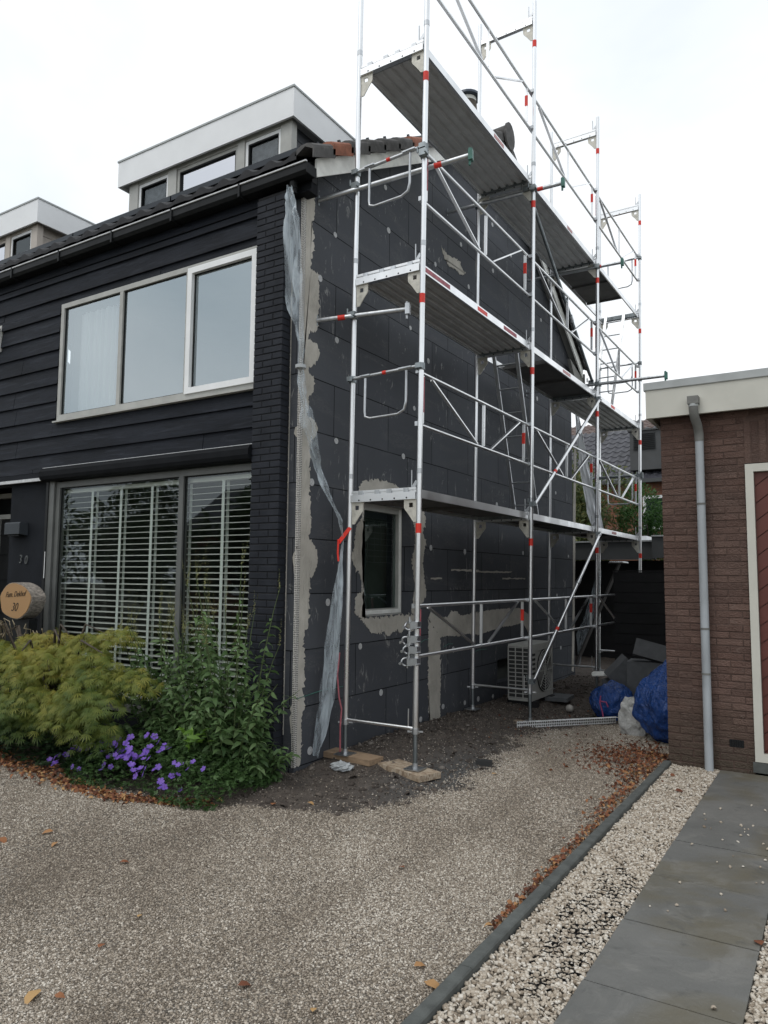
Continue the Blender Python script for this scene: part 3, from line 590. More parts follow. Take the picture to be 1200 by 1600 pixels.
# timber siding: lapped boards clipped round the openings
YS = 5.12
WU = (-7.64, PX0, 3.455, 4.835); WL = (-7.60, PX0, .30, 2.915); SASH = (-9.3, -8.84, 4.46, 4.80)
sid = MB(); zz = 2.87; hb = .205
holes = [WU, WL, SASH]
while zz < 5.36:
    z1 = zz+hb; cuts = sorted({zz, min(z1, 5.36)} | {h for H_ in holes for h in H_[2:] if zz < h < z1})
    for a, b in zip(cuts, cuts[1:]):
        seg = [(-16, PX0)]; mid = (a+b)/2
        for (hx0, hx1, hz0, hz1) in holes:
            if hz0 < mid < hz1: seg = [q for (p, r) in seg for q in ((p, min(r, hx0)), (max(p, hx1), r)) if q[1]-q[0] > .01]
        ya, yb_ = YS-.026*(1-(a-zz)/hb), YS-.026*(1-(b-zz)/hb)
        for (p, r) in seg:
            # boards butt at irregular joints
            x = p
            while x < r:
                e = min(r, x+random.uniform(2.6, 4.4)); e = r if r-e < .4 else e; w = random.uniform(-.0025, .0025)
                sid.add([(x, ya+w, a), (e-.003, ya-w, a), (e-.003, yb_-w, b), (x, yb_+w, b), (x, YS+.02, a), (e-.003, YS+.02, a), (e-.003, YS+.02, b), (x, YS+.02, b)], [(0, 1, 2, 3), (4, 5, 1, 0), (3, 2, 6, 7), (1, 5, 6, 2), (4, 0, 3, 7)]); x = e
    zz = z1
sid.build('timber_siding', 'timber', H)
bk = MB()  # backing wall
for (x0, x1, z0, z1) in ((-16, WU[0], 2.75, 4.46), (-16, -9.3, 4.46, 4.8), (-8.84, WU[0], 4.46, 4.8), (-16, WU[0], 4.8, 5.35), (WU[0], PX0, 2.92, WU[2]), (WU[0], PX0, WU[3], 5.35)): bk.box(x0, x1, YS+.021, YS+.10, z0, z1)
bk.build('backing_wall', 'black_pl', H)
# column with the number, plinth and porch recess
MC = var('painted_black_render', (.010, .012, .016), .25, 4, .75, spec=.18, bump=.25, bscale=50)
cl = MB(); cl.box(-8.50, -7.74, 5.14, 5.35, -.1, 2.76); cl.build('brick_column', MC, H)
MB().box(-9.6, -7.72, 5.09, 5.139, 2.77, 2.865).build('lintel_board', MC, H)
MB().box(-9.6, -7.74, 5.055, 5.088, 2.765, 2.80).build('lintel_flashing', 'flash_hl', H)
MB().box(WL[0]-.1, PX0, 5.14, 5.36, -.1, .29).build('plinth', MC, H)
po = MB(); po.box(-9.9, -8.52, 5.75, 5.80, -.1, 2.76); po.box(-8.515, -8.47, 5.36, 5.80, -.1, 2.76); po.box(-16, -9.9, 5.15, 5.35, -.1, 2.76); po.build('porch_wall', 'black_pl', H)
dfm = MB(); dfm.box(-9.6, -8.52, 5.62, 5.70, 2.42, 2.48); dfm.box(-9.6, -8.52, 5.62, 5.70, 2.70, 2.76); dfm.box(-9.6, -9.54, 5.62, 5.70, 0, 2.42); dfm.build('porch_frame', 'greige', H)
dd_ = MB(); dd_.box(-9.53, -8.53, 5.64, 5.68, 0.02, 2.41)
for z in (.3, .75, 1.2, 1.62, 1.95, 2.2): dd_.box(-9.53, -8.53, 5.625, 5.639, z, z+.012)
dd_.build('front_door', 'black_pl', H)

# ---- windows
def window(nm, x0, x1, z0, z1, yf, mulls, fm, glassm, fw=.055, depth=.07, sash=None):
    """frame bars, panes; mulls are x positions; facing -y"""
    f = MB(); f.box(x0, x1, yf, yf+depth, z1-fw, z1); f.box(x0, x1, yf, yf+depth, z0, z0+fw*1.15)
    f.box(x0, x0+fw, yf, yf+depth, z0+fw*1.15, z1-fw); f.box(x1-fw, x1, yf, yf+depth, z0+fw*1.15, z1-fw)
    for mx_ in mulls: f.box(mx_-fw/2, mx_+fw/2, yf+.001, yf+depth, z0+fw*1.15, z1-fw)
    fo = f.build('window', fm, H)
    xs = [x0+fw]+[v for mx_ in mulls for v in (mx_-fw/2, mx_+fw/2)]+[x1-fw]
    for k in range(0, len(xs), 2):
        a, b = xs[k], xs[k+1]; zb_, zt2 = z0+fw*1.15, z1-fw
        if sash == k//2:
            s_ = MB(); q = .060; s_.box(a-.02, b+.02, yf-.018, yf+.045, zt2-q+.02, zt2+.02); s_.box(a-.02, b+.02, yf-.018, yf+.045, zb_-.02, zb_+q-.02); s_.box(a-.02, a-.02+q, yf-.018, yf+.045, zb_+q-.02, zt2-q+.02); s_.box(b+.02-q, b+.02, yf-.018, yf+.045, zb_+q-.02, zt2-q+.02)
            s_.build('sash', 'whitef', fo); a, b, zb_, zt2 = a+.04, b-.04, zb_+.04, zt2-.04
        bead = MB(); t = .012
        bead.box(a, b, yf+.022, yf+.03, zt2-t, zt2); bead.box(a, b, yf+.022, yf+.03, zb_, zb_+t); bead.box(a, a+t, yf+.022, yf+.03, zb_+t, zt2-t); bead.box(b-t, b, yf+.022, yf+.03, zb_+t, zt2-t); bead.build('gasket', 'black_pl', fo)
        MB().add([(a, yf+.03, zb_), (b, yf+.03, zb_), (b, yf+.03, zt2), (a, yf+.03, zt2)], [(0, 1, 2, 3)]).build('pane', glassm, fo)
    return fo
w1 = window('up', WU[0]+.003, WU[1]-.002, WU[2], WU[3], 5.105, (-6.575, -5.545), 'greige', 'glass_up', sash=2)
MB().prism([(5.06, WU[2]-.028), (5.06, WU[2]-.012), (5.12, WU[2]-.002), (5.12, WU[2]-.028)], 'x', WU[0]-.01, WU[1]-.003).build('window_sill', 'greige', w1)
w2 = window('low', WL[0], WL[1]-.002, .30, 2.74, 5.125, (-5.575,), 'greige_d', 'glass_low', fw=.065)
MB().box(-7.695, -7.605, 5.10, 5.16, .3, 2.80).build('shutter_rail', 'greige_d', H)
MB().box(-7.740, -7.697, 5.09, 5.13, .3, 2.80).build('dark_gap_strip', 'black_pl', H)  # black strip paints the dark of the gap between column and shutter rail
# roller shutter housing
rs = MB(); pts = [(5.13, 2.900), (5.05, 2.900), (5.015, 2.885), (4.995, 2.855), (4.995, 2.80), (5.01, 2.765), (5.04, 2.75), (5.13, 2.75)]
rs.prism(pts, 'x', -7.75, PX0-.002); rs.build('roller_shutter', M['soffit'], H)
MB().box(-7.76, PX0-.003, 5.045, 5.10, 2.9015, 2.907).build('shutter_top_highlight', 'flash_hl', H)  # thin pale strip paints the highlight along the top of the housing
# small tilted sash far left
fs = MB(); fs.box(-9.3, -8.84, 5.10, 5.14, 4.76, 4.80); fs.box(-9.3, -8.84, 5.10, 5.14, 4.46, 4.49); fs.box(-8.87, -8.84, 5.10, 5.14, 4.49, 4.76); f_ = fs.build('window', 'greige', H)
ts = MB(); 
def T(x, s): return (x, 5.09-.16*s, 4.76-.27*s)
ts.bar(T(-8.88, 0), T(-8.88, 1), .03, .03, (1, 0, 0)); ts.bar(T(-9.28, 1), T(-8.865, 1), .03, .03); ts.bar(T(-9.28, 0), T(-8.865, 0), .03, .03); ts.build('sash', 'whitef', f_)
MB().add([T(-9.28, 0), T(-8.89, 0), T(-8.89, 1), T(-9.28, 1)], [(0, 1, 2, 3)]).build('pane', 'glass_up', f_)
# rooms
def room(x0, x1, y0, y1, z0, z1, mat, part):
    r_ = MB(); t = .05
    r_.box(x0, x1, y1, y1+t, z0, z1); r_.box(x0-t, x0, y0, y1+t, z0-t, z1+t); r_.box(x1, x1+t, y0, y1+t, z0-t, z1+t); r_.box(x0, x1, y0, y1+t, z0-t, z0); r_.box(x0, x1, y0, y1+t, z1, z1+t)
    return r_.build(part, mat, H)
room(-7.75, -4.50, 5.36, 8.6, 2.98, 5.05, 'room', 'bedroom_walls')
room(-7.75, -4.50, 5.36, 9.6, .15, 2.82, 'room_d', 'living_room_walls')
# gable window
gwf = MB(); xf = -4.25; wf = .075
gwf.box(xf-.06, xf+.01, 6.24, 7.205, 2.47-wf, 2.475); gwf.box(xf-.06, xf+.01, 6.24, 7.205, 1.275, 1.28+wf); gwf.box(xf-.06, xf+.01, 6.24, 6.24+wf, 1.28+wf, 2.47-wf); gwf.box(xf-.06, xf+.01, 7.205-wf, 7.205, 1.28+wf, 2.47-wf)
g_ = gwf.build('window', 'greige', H)
gs = MB(); gs.box(xf-.02, xf+.018, 7.205-wf+.004, 7.205-.028, 1.30, 2.45); gs.box(xf-.02, xf+.018, 6.25, 7.205-wf+.004, 1.30, 1.34); gs.build('sash', 'white_paint', g_)
MB().add([(xf-.03, 6.24+wf, 1.28+wf), (xf-.03, 7.205-wf, 1.28+wf), (xf-.03, 7.205-wf, 2.47-wf), (xf-.03, 6.24+wf, 2.47-wf)], [(0, 1, 2, 3)]).build('pane', 'glass_side', g_)
lead = MB()
for k in range(5): lead.bar((xf-.04, 6.44+k*.13, 1.85), (xf-.04, 6.44+k*.13, 2.30), .004, .004, (1, 0, 0))
for k in range(8): lead.bar((xf-.04, 6.32, 1.85+k*.064), (xf-.04, 7.12, 1.85+k*.064), .004, .004)
lead.build('leading', 'numeral', g_)
kb2 = MB(); kb2.box(-4.75, -4.6, 6.3, 7.0, 1.0, 2.1); kb2.box(-5.6, -5.3, 6.6, 7.4, 1.0, 2.25)
kb2.build('kitchen_cupboard', var('green_cupboard', (.05, .16, .08), .3, 4, .6), H)

# ---- roof: one undulating sheet of pantiles per slope
def pantiles(x0, x1, ya, yb_, zfun, name, mat, parent, wave=.30, amp=.030, course=.33):
    nx = int((x1-x0)/wave*10)+1; xs = np.linspace(x0, x1, nx); L_ = abs(yb_-ya); nc = int(round(L_/course)); V = []; F_ = []
    ph = (xs/wave) % 1; prof = np.where(ph < .55, np.sin(ph/.55*math.pi)*amp*1.5, -np.sin((ph-.55)/.45*math.pi)*amp*.35)
    rows = []
    for c in range(nc):
        y0_ = ya+(yb_-ya)*c/nc; y1_ = ya+(yb_-ya)*(c+1)/nc
        for (y, dz) in ((y0_, .034), (y1_, .0)): rows.append([(x, y, zfun(y)+dz-.03+p) for x, p in zip(xs, prof)])
        if c == 0: rows.insert(0, [(x, y0_, zfun(y0_)-.03+min(0, p)-.004) for x, p in zip(xs, prof)])
    V = [v for r_ in rows for v in r_]; n = len(rows)
    F_ = [(i*nx+j, i*nx+j+1, (i+1)*nx+j+1, (i+1)*nx+j) for i in range(n-1) for j in range(nx-1)]
    if yb_ < ya: F_ = [tuple(reversed(f)) for f in F_]
    m_ = MB(); m_.add(V, F_, False); return m_.build(name, mat, parent)
rf = pantiles(-9.2, -4.10, 5.02, RY-.02, zr, 'roof', 'tile', H)
rr_ = pantiles(-9.2, -4.10, 13.5, RY+.02, zr, 'rear_roof', 'tile', H)
und = MB(); und.prism([(5.12, zr(5.12)-.09), (RY, zr(RY)-.09), (13.4, zr(13.4)-.09), (13.4, zr(13.4)-.15), (RY, zr(RY)-.15), (5.12, zr(5.12)-.15)], 'x', -9.2, -4.02); und.build('roof_deck', 'black_pl', H)
# verge tiles
def verge(ya, yb_, n, mats_):
    for k in range(n):
        y0_ = ya+(yb_-ya)*k/n; y1_ = ya+(yb_-ya)*(k+1.12)/n; s = MB(); x0, x1 = -4.12, -3.90
        d0, d1 = zr(y0_)+.030, zr(y1_)-.004
        pr = [(x0, -.03), (x0+.02, .025), (x0+.07, .052), (x0+.14, .055), (x1-.03, .042), (x1-.006, .018), (x1, -.01), (x1, -.10), (x1-.012, -.10), (x1-.012, -.015), (x0+.12, .03), (x0+.02, -.03)]
        n_ = len(pr); vs = [(x, y0_, d0+z) for x, z in pr]+[(x, y1_, d1+z) for x, z in pr]
        s.add(vs, [tuple(range(n_-1, -1, -1)), tuple(range(n_, 2*n_))]+[(i, (i+1) % n_, n_+(i+1) % n_, n_+i) for i in range(n_)])
        s.build('verge_tile', mats_[k % len(mats_)], rf if ya < 9 else rr_)
verge(5.02, RY-.08, 15, ['vtile', 'otile', 'vtile', 'vtile', 'vtile', 'vtile', 'otile', 'vtile', 'vtile', 'vtile', 'otile', 'vtile', 'vtile', 'vtile'])
verge(13.52, RY+.08, 13, ['vtile'])
rc = MB()
for k in range(13):
    x = -3.86-k*.42; arc = [(RY+.15*math.cos(t), 8.12+.15*math.sin(t)) for t in np.linspace(-.25, math.pi+.25, 11)]; s_ = 1+.08
    vs = [(x, y, z) for y, z in arc]+[(x-.43, RY+(y-RY)*.9, 8.115+(z-8.12)*.93) for y, z in arc]; rc.add(vs, [(i, i+1, 12+i, 11+i) for i in range(10)], True)
rc.add([(-3.855, RY+.17*math.cos(t), 8.10+.20*math.sin(t)) for t in np.linspace(0, 2*math.pi, 17)[:-1]]+[(-3.885, RY+.17*math.cos(t), 8.10+.20*math.sin(t)) for t in np.linspace(0, 2*math.pi, 17)[:-1]], [tuple(range(16)), tuple(range(31, 15, -1))]+[(i, 16+i, 16+(i+1) % 16, (i+1) % 16) for i in range(16)])
rc.build('ridge_tile', 'vtile', rf)
# bargeboards and soffits
def barge(ya, yb_, h0, h1, name, mat, x0, x1):
    MB().prism([(ya, zr(ya)-h0), (yb_, zr(yb_)-h0), (yb_, zr(yb_)-h1), (ya, zr(ya)-h1)], 'x', x0, x1).build(name, mat, H)
barge(5.16, RY-.001, .075, .255, 'bargeboard', 'white_paint', -3.99, -3.965)
barge(RY+.001, 13.35, .075, .255, 'bargeboard', 'white_paint', -3.99, -3.965)
barge(5.20, RY-.001, .155, .17, 'verge_soffit', 'white_paint', XG+.002, -3.992)
MS = var('grey_soffit_board', (.20, .20, .185), .2, 6, .7)
barge(RY+.001, 13.2, .155, .17, 'verge_soffit', MS, XG+.002, -3.992)
MB().prism([(RY-.18, 7.97), (RY+.18, 7.97), (RY+.34, 7.70), (RY-.34, 7.70)], 'x', -3.963, -3.953).build('apex_board', 'white_paint', H)
# rear eave box
MB().box(-9.2, -3.97, 13.12, 13.45, 5.30, 5.335).build('rear_soffit', MS, H)
MB().box(-9.2, -3.97, 13.452, 13.50, 5.28, 5.52).build('rear_fascia', MS, H)
MB().prism([(12.7, 5.62), (13.44, 5.42), (13.44, 5.336), (12.95, 5.336)], 'x', -4.05, -3.998).build('rear_box_end', MS, H)
# gutter and front eave
gt = MB(); gt.prism([(4.975, 5.405), (4.975, 5.335), (5.0, 5.305), (5.10, 5.305), (5.125, 5.33), (5.125, 5.41), (5.118, 5.41), (5.118, 5.335), (5.097, 5.312), (5.003, 5.312), (4.982, 5.338), (4.982, 5.405)], 'x', -16, -3.95)
gt.box(-3.949, -3.944, 4.975, 5.125, 5.31, 5.405); g1 = gt.build('gutter', 'gutter', H)
MB().box(-16, -3.943, 4.963, 4.985, 5.4055, 5.418).build('gutter_lip_highlight', 'flash_hl', g1)  # lip coloured pale to paint in the highlight along the black gutter
for k in range(12):
    gb = MB(); x = -4.75-k*.93; gb.box(x-.012, x+.012, 4.962, 4.974, 5.29, 5.42); gb.box(x-.012, x+.012, 4.97, 5.12, 5.290, 5.302); gb.build('gutter_bracket', 'gutter', g1)
sf = MB(); sf.prism([(5.126, 5.42), (5.126, 5.235), (YS-.03, 5.20), (YS+.1, 5.20), (YS+.1, 5.42)], 'x', -16, -4.0); sf.build('eave_board', 'soffit', H)
MB().box(-4.24, -3.995, 5.128, 5.20, 5.30, 5.46).build('eave_end_box', 'gutter', H)
# gutter outlet stub with tape
ot = MB(); ot.tube([(-4.15, 5.05, 5.31), (-4.15, 5.05, 5.19)], .036, 14); ot.tube([(-4.15, 5.05, 5.25), (-4.15, 5.05, 5.235)], .042, 14); ot.build('gutter_outlet', 'gutter', g1)
# chimney cowl
chm = MB(); chm.tube([(-4.42, 9.35, 8.1), (-4.42, 9.35, 8.45), (-4.42, 9.35, 8.5), (-4.42, 9.35, 8.66)], [.19, .17, .14, .13], 16); c_ = chm.build('flue', 'chim', H)
MB().tube([(-4.42, 9.35, 8.661), (-4.42, 9.35, 8.72)], .125, 16).build('flue_collar', 'white_paint', c_)
MB().tube([(-4.42, 9.35, 8.725), (-4.42, 9.35, 8.76), (-4.42, 9.35, 8.785)], [.185, .185, .10], 18).build('flue_cap', 'blueblack', c_)

# ---- dormers
def dormer(X1, X0, parent, fm, clad, sid_, posts):
    D = MB(); yF, yW = 6.40, 6.49; posts = [(a*.984, b*.984) for a, b in posts]
    D.box(X0, X1, yF, yF+.03, 7.10, 7.46); D.box(X1-.03, X1, yF+.03, 10.6, 7.10, 7.46); D.box(X0, X0+.03, yF+.03, 10.6, 7.10, 7.46)
    d = D.build('dormer', fm, parent)
    MB().box(X0+.031, X1-.031, yF+.031, 10.6, 7.14, 7.42).build('dormer_roof', 'felt', d)
    tr = MB(); tr.box(X0-.012, X1+.012, yF-.012, yF+.04, 7.461, 7.485); tr.box(X1-.03, X1+.012, yF+.04, 10.6, 7.461, 7.485); tr.box(X0-.012, X0+.03, yF+.04, 10.6, 7.461, 7.485); tr.build('roof_trim', 'coping', d)
    ck = MB(); xw = X1-.17; ck.prism([(yW, 6.45), (10.0, 6.45), (10.0, 7.139), (yW, 7.139)], 'x', xw-.05, xw)
    for k in range(4): ck.prism([(yW-.005, 6.48+k*.17), (10.0, 6.48+k*.17), (10.0, 6.48+k*.17+.16), (yW-.005, 6.48+k*.17+.16)], 'x', xw, xw+.012)
    ck.build('dormer_cheek', clad, d); MB().box(X0+.17, X0+.22, yW+.09, 10, 6.45, 7.139).build('dormer_cheek', clad, d)
    fr = MB()
    for (a, b) in posts: fr.box(a, b, yW-.02, yW+.08, 6.45, 7.12)
    fr.box(X0+.2, X1-.17, yW-.01, yW+.08, 7.075, 7.139); fr.build('dormer_frame', sid_, d)
    for (a, b), (c, e) in zip(posts, posts[1:]):
        s_ = MB(); s_.box(b+.003, c-.003, yW, yW+.04, 7.03, 7.073); s_.box(b+.003, b+.045, yW, yW+.04, 6.45, 7.03); s_.box(c-.045, c-.003, yW, yW+.04, 6.45, 7.03); q = s_.build('window', 'whitef' if (c-b) < .8 else sid_, d)
        s2 = MB(); s2.box(b+.046, c-.046, yW+.004, yW+.035, 7.012, 7.029); s2.box(b+.046, b+.060, yW+.004, yW+.035, 6.5, 7.012); s2.box(c-.06, c-.046, yW+.004, yW+.035, 6.5, 7.012); s2.build('gasket', 'black_pl', q)
        MB().add([(b+.04, yW+.03, 6.45), (c-.04, yW+.03, 6.45), (c-.04, yW+.03, 7.03), (b+.04, yW+.03, 7.03)], [(0, 1, 2, 3)]).build('pane', 'glass_dormer' if (c-b) > .8 else 'glass_low', q)
        if (c-b) < .8 and parent is H: MB().box(b+.05, c-.05, yW+.07, yW+.075, 6.5, 7.02).build('net_curtain', var('net', (.11, .11, .13), .5, 14, .9), q)
    MB().box(X0+.25, X1-.25, yW+1.6, yW+1.65, 6.45, 7.13).build('dormer_room', 'room', d)
    return d
dm = dormer(-5.28, -8.42, H, 'fascia', 'grey_clad', 'greige', [(-8.39, -8.21), (-7.60, -7.44), (-6.33, -6.21), (-5.62, -5.449)])
st2 = MB(); st2.obox((-6.9, 6.9, 7.51), (.16, 0, 0), (0, .1, 0), (0, 0, .035)); st2.build('roof_vent', 'blueblack', H)
NB = empty('neighbouring_house', (-9.21, 5.2, 0), 'next house of the terrace showing a white-edged dormer with beige boarded cheek', 'house')
pantiles(-16, -9.21, 5.02, RY-.02, zr, 'roof', 'tile', NB); pantiles(-16, -9.21, 13.5, RY+.02, zr, 'rear_roof', 'tile', NB)
MB().prism([(5.3, -.1), (13, -.1), (13, 5.4), (RY, 7.9), (5.3, 5.45)], 'x', -16.1, -16.0).build('end_wall', 'gwall', NB)
dormer(-10.30, -13.6, NB, 'fascia', 'beige_clad', 'beige_clad', [(-13.43, -13.3), (-12.6, -12.5), (-11.42, -11.30), (-10.72, -10.56)])
# solar panels on the front slope
def zp(y): return zr(y)+.115+.012*(y-5.20)
for row, (ya, yb_, xs_) in enumerate(((5.20, 6.06, [(-4.22, -5.95), (-5.97, -7.62), (-7.64, -9.29), (-9.31, -10.96), (-10.98, -12.63), (-12.65, -14.3)]), (6.09, 6.94, [(-4.22, -5.02)]), (6.97, 7.82, [(-4.22, -5.02)]))):
    for k, (x1, x0) in enumerate(xs_):
        p = empty('solar_panel', ((x0+x1)/2, ya, zp(ya)), ('black solar panel at the eave, number %d from the gable end' % (k+1)) if row == 0 else ('upright black solar panel beside the dormer cheek, '+('just above the eave row' if row == 1 else 'nearest the ridge')), 'solar panel', 'solar panels on the front roof slope')
        s = MB(); s.prism([(ya+.01, zp(ya+.01)), (yb_-.01, zp(yb_-.01)), (yb_-.01, zp(yb_-.01)-.03), (ya+.01, zp(ya+.01)-.03)], 'x', x0+.012, x1-.012); s.build('cells', 'solar', p)
        s = MB()
        for (a, b) in ((x0, x0+.011), (x1-.011, x1)): s.prism([(ya, zp(ya)+.003), (yb_, zp(yb_)+.003), (yb_, zp(yb_)-.055), (ya, zp(ya)-.055)], 'x', a, b)
        for (a, b) in ((ya, ya+.010), (yb_-.010, yb_)): s.prism([(a, zp(a)+.003), (b, zp(b)+.003), (b, zp(b)-.055), (a, zp(a)-.055)], 'x', x0+.0115, x1-.0115)
        s.build('frame', 'pframe', p)
        for x in (x0+.3, x1-.3): MB().bar((x, ya+.05, zp(ya+.05)-.082), (x, yb_-.05, zp(yb_-.05)-.082), .035, .045).build('mounting_rail', 'dsteel', p)
        if x1 == -4.22:
            for y in (ya+.3, yb_-.2): MB().obox((x1+.004, y, zp(y)-.01), (.008, 0, 0), (0, .018, .0115), (0, -.02, .032)).build('clamp', 'pframe', p)

# ---- things on / in the house
def text(body, size, name, mat, parent, loc, rot, shear=0, ext=.003, bold=0, sx=1):
    c = bpy.data.curves.new(name, 'FONT'); c.body = body; c.size = size; c.extrude = ext; c.shear = shear; c.offset = bold; c.align_x = 'CENTER'; c.align_y = 'CENTER'
    t = bpy.data.objects.new('tmp', c); me = bpy.data.meshes.new_from_object(t); bpy.data.objects.remove(t); me.materials.clear(); me.materials.append(M[mat])
    o = link(name, me, parent, loc); o.rotation_euler = rot; o.scale = (sx, 1, 1); return o
nb = empty('house_number', (-8.16, 5.13, 1.80), 'grey metal house number 30 on the black column left of the blinds', 'house number')
text('3', .145, 'digit', 'numeral', nb, (-8.235, 5.131, 1.865), (math.pi/2, 0, 0), .12, .006, -.003, .8)
text('0', .145, 'digit', 'numeral', nb, (-8.125, 5.131, 1.855), (math.pi/2, 0, 0), .12, .006, -.003, .8)
wl = empty('wall_lamp', (-8.28, 5.13, 2.2), 'plain dark box-shaped wall lamp on the black column above the number', 'lamp')
MLb = var('lamp_housing', (.035, .042, .05), .15, 5, .6)
q_ = MB(); q_.prism([(5.138, 2.145), (5.03, 2.16), (5.03, 2.285), (5.045, 2.30), (5.138, 2.30)], 'x', -8.43, -8.13); q_.build('lamp_housing', MLb, wl); MB().box(-8.39, -8.17, 5.05, 5.12, 2.138, 2.150).build('lamp_lens', 'black_pl', wl)
# door handle-like white strip on shutter rail
MB().box(-7.705, -7.697, 5.085, 5.089, 1.65, 1.95).build('shutter_strap', 'whitef', H)
def blind(x0, x1, tapes, label):
    b = empty('venetian_blind', ((x0+x1)/2, 5.25, 2.66), label, 'blind', 'venetian blinds in the ground floor window')
    MB().box(x0, x1, 5.22, 5.28, 2.62, 2.66).build('head_rail', 'slat', b)
    s = MB(); z = .45
    while z < 2.60:
        t = .006; s.add([(x0, 5.222, z-t), (x1, 5.222, z-t), (x1, 5.25, z+.002), (x0, 5.25, z+.002), (x1, 5.278, z+t-.002), (x0, 5.278, z+t-.002), (x0, 5.222, z-t-.003), (x1, 5.222, z-t-.003), (x1, 5.278, z+t-.005), (x0, 5.278, z+t-.005)], [(0, 1, 2, 3), (3, 2, 4, 5), (1, 0, 6, 7), (6, 9, 8, 7), (5, 4, 8, 9)]); z += .0605
    s.build('slats', 'slat', b)
    for x in tapes:
        t_ = MB(); t_.box(x-.019, x+.019, 5.2175, 5.2188, .43, 2.62); t_.box(x-.019, x+.019, 5.2825, 5.2838, .43, 2.62); t_.build('ladder_tape', 'tape', b)
    MB().box(x0, x1, 5.225, 5.275, .41, .435).build('bottom_rail', 'slat', b)
blind(-7.70, -5.69, (-7.583, -7.072, -6.588, -6.099), 'wide white slatted blind with four tapes behind the larger ground floor pane')
blind(-5.63, -4.60, (-5.595, -5.086), 'narrower white slatted blind with two tapes beside the black brick pier')
cu = MB(); n = 60
xs = np.linspace(-7.45, -6.80, n)
vs = [(x, 5.25+.030*math.sin(i*1.05)+.015*math.sin(i*.37), z) for z in (3.40, 4.72) for i, x in enumerate(xs)]
cu.add(vs, [(i, i+1, n+i+1, n+i) for i in range(n-1)], True)
cuo = cu.build('curtain', 'curtain'); tag(cuo, 'sheer white curtain gathered behind the left pane of the upstairs window', 'curtain')
# log with the family name
lg = empty('log_sign', (-7.6, 4.75, 0), 'sawn log end with burnt lettering raised on a dark post above the maple', 'sign')
lm = MB(); n = 28; lc = (-7.6, 1.405); prof = [(lc[0]+(.29+.012*math.sin(3*t+1)+.008*math.sin(7*t))*math.cos(t), lc[1]+(.195+.008*math.sin(4*t))*math.sin(t)*1.0) for t in np.linspace(0, 2*math.pi, n+1)[:-1]]
lm.prism(prof, 'y', 4.70, 4.86); lgb = lm.build('bark', 'logbark', lg)
lf = MB(); pr2 = [(lc[0]+(x-lc[0])*.955, lc[1]+(z-lc[1])*.955) for x, z in prof]; lf.prism(pr2, 'y', 4.692, 4.699); lf.build('sawn_face', 'logface', lg, (lc[0], 4.695, lc[1]))
text('Fam. Dekhof', .085, 'lettering', 'ink', lg, (-7.59, 4.6895, 1.475), (math.pi/2, -.06, 0), .45, .001, -.0005, .82)
text('30', .13, 'lettering', 'ink', lg, (-7.60, 4.6895, 1.335), (math.pi/2, 0, 0), .4, .001, -.0012, .9)
lp = MB(); lp.box(-7.80, -7.40, 4.74, 4.84, 0, 1.215); lp.build('post', 'black_pl', lg)

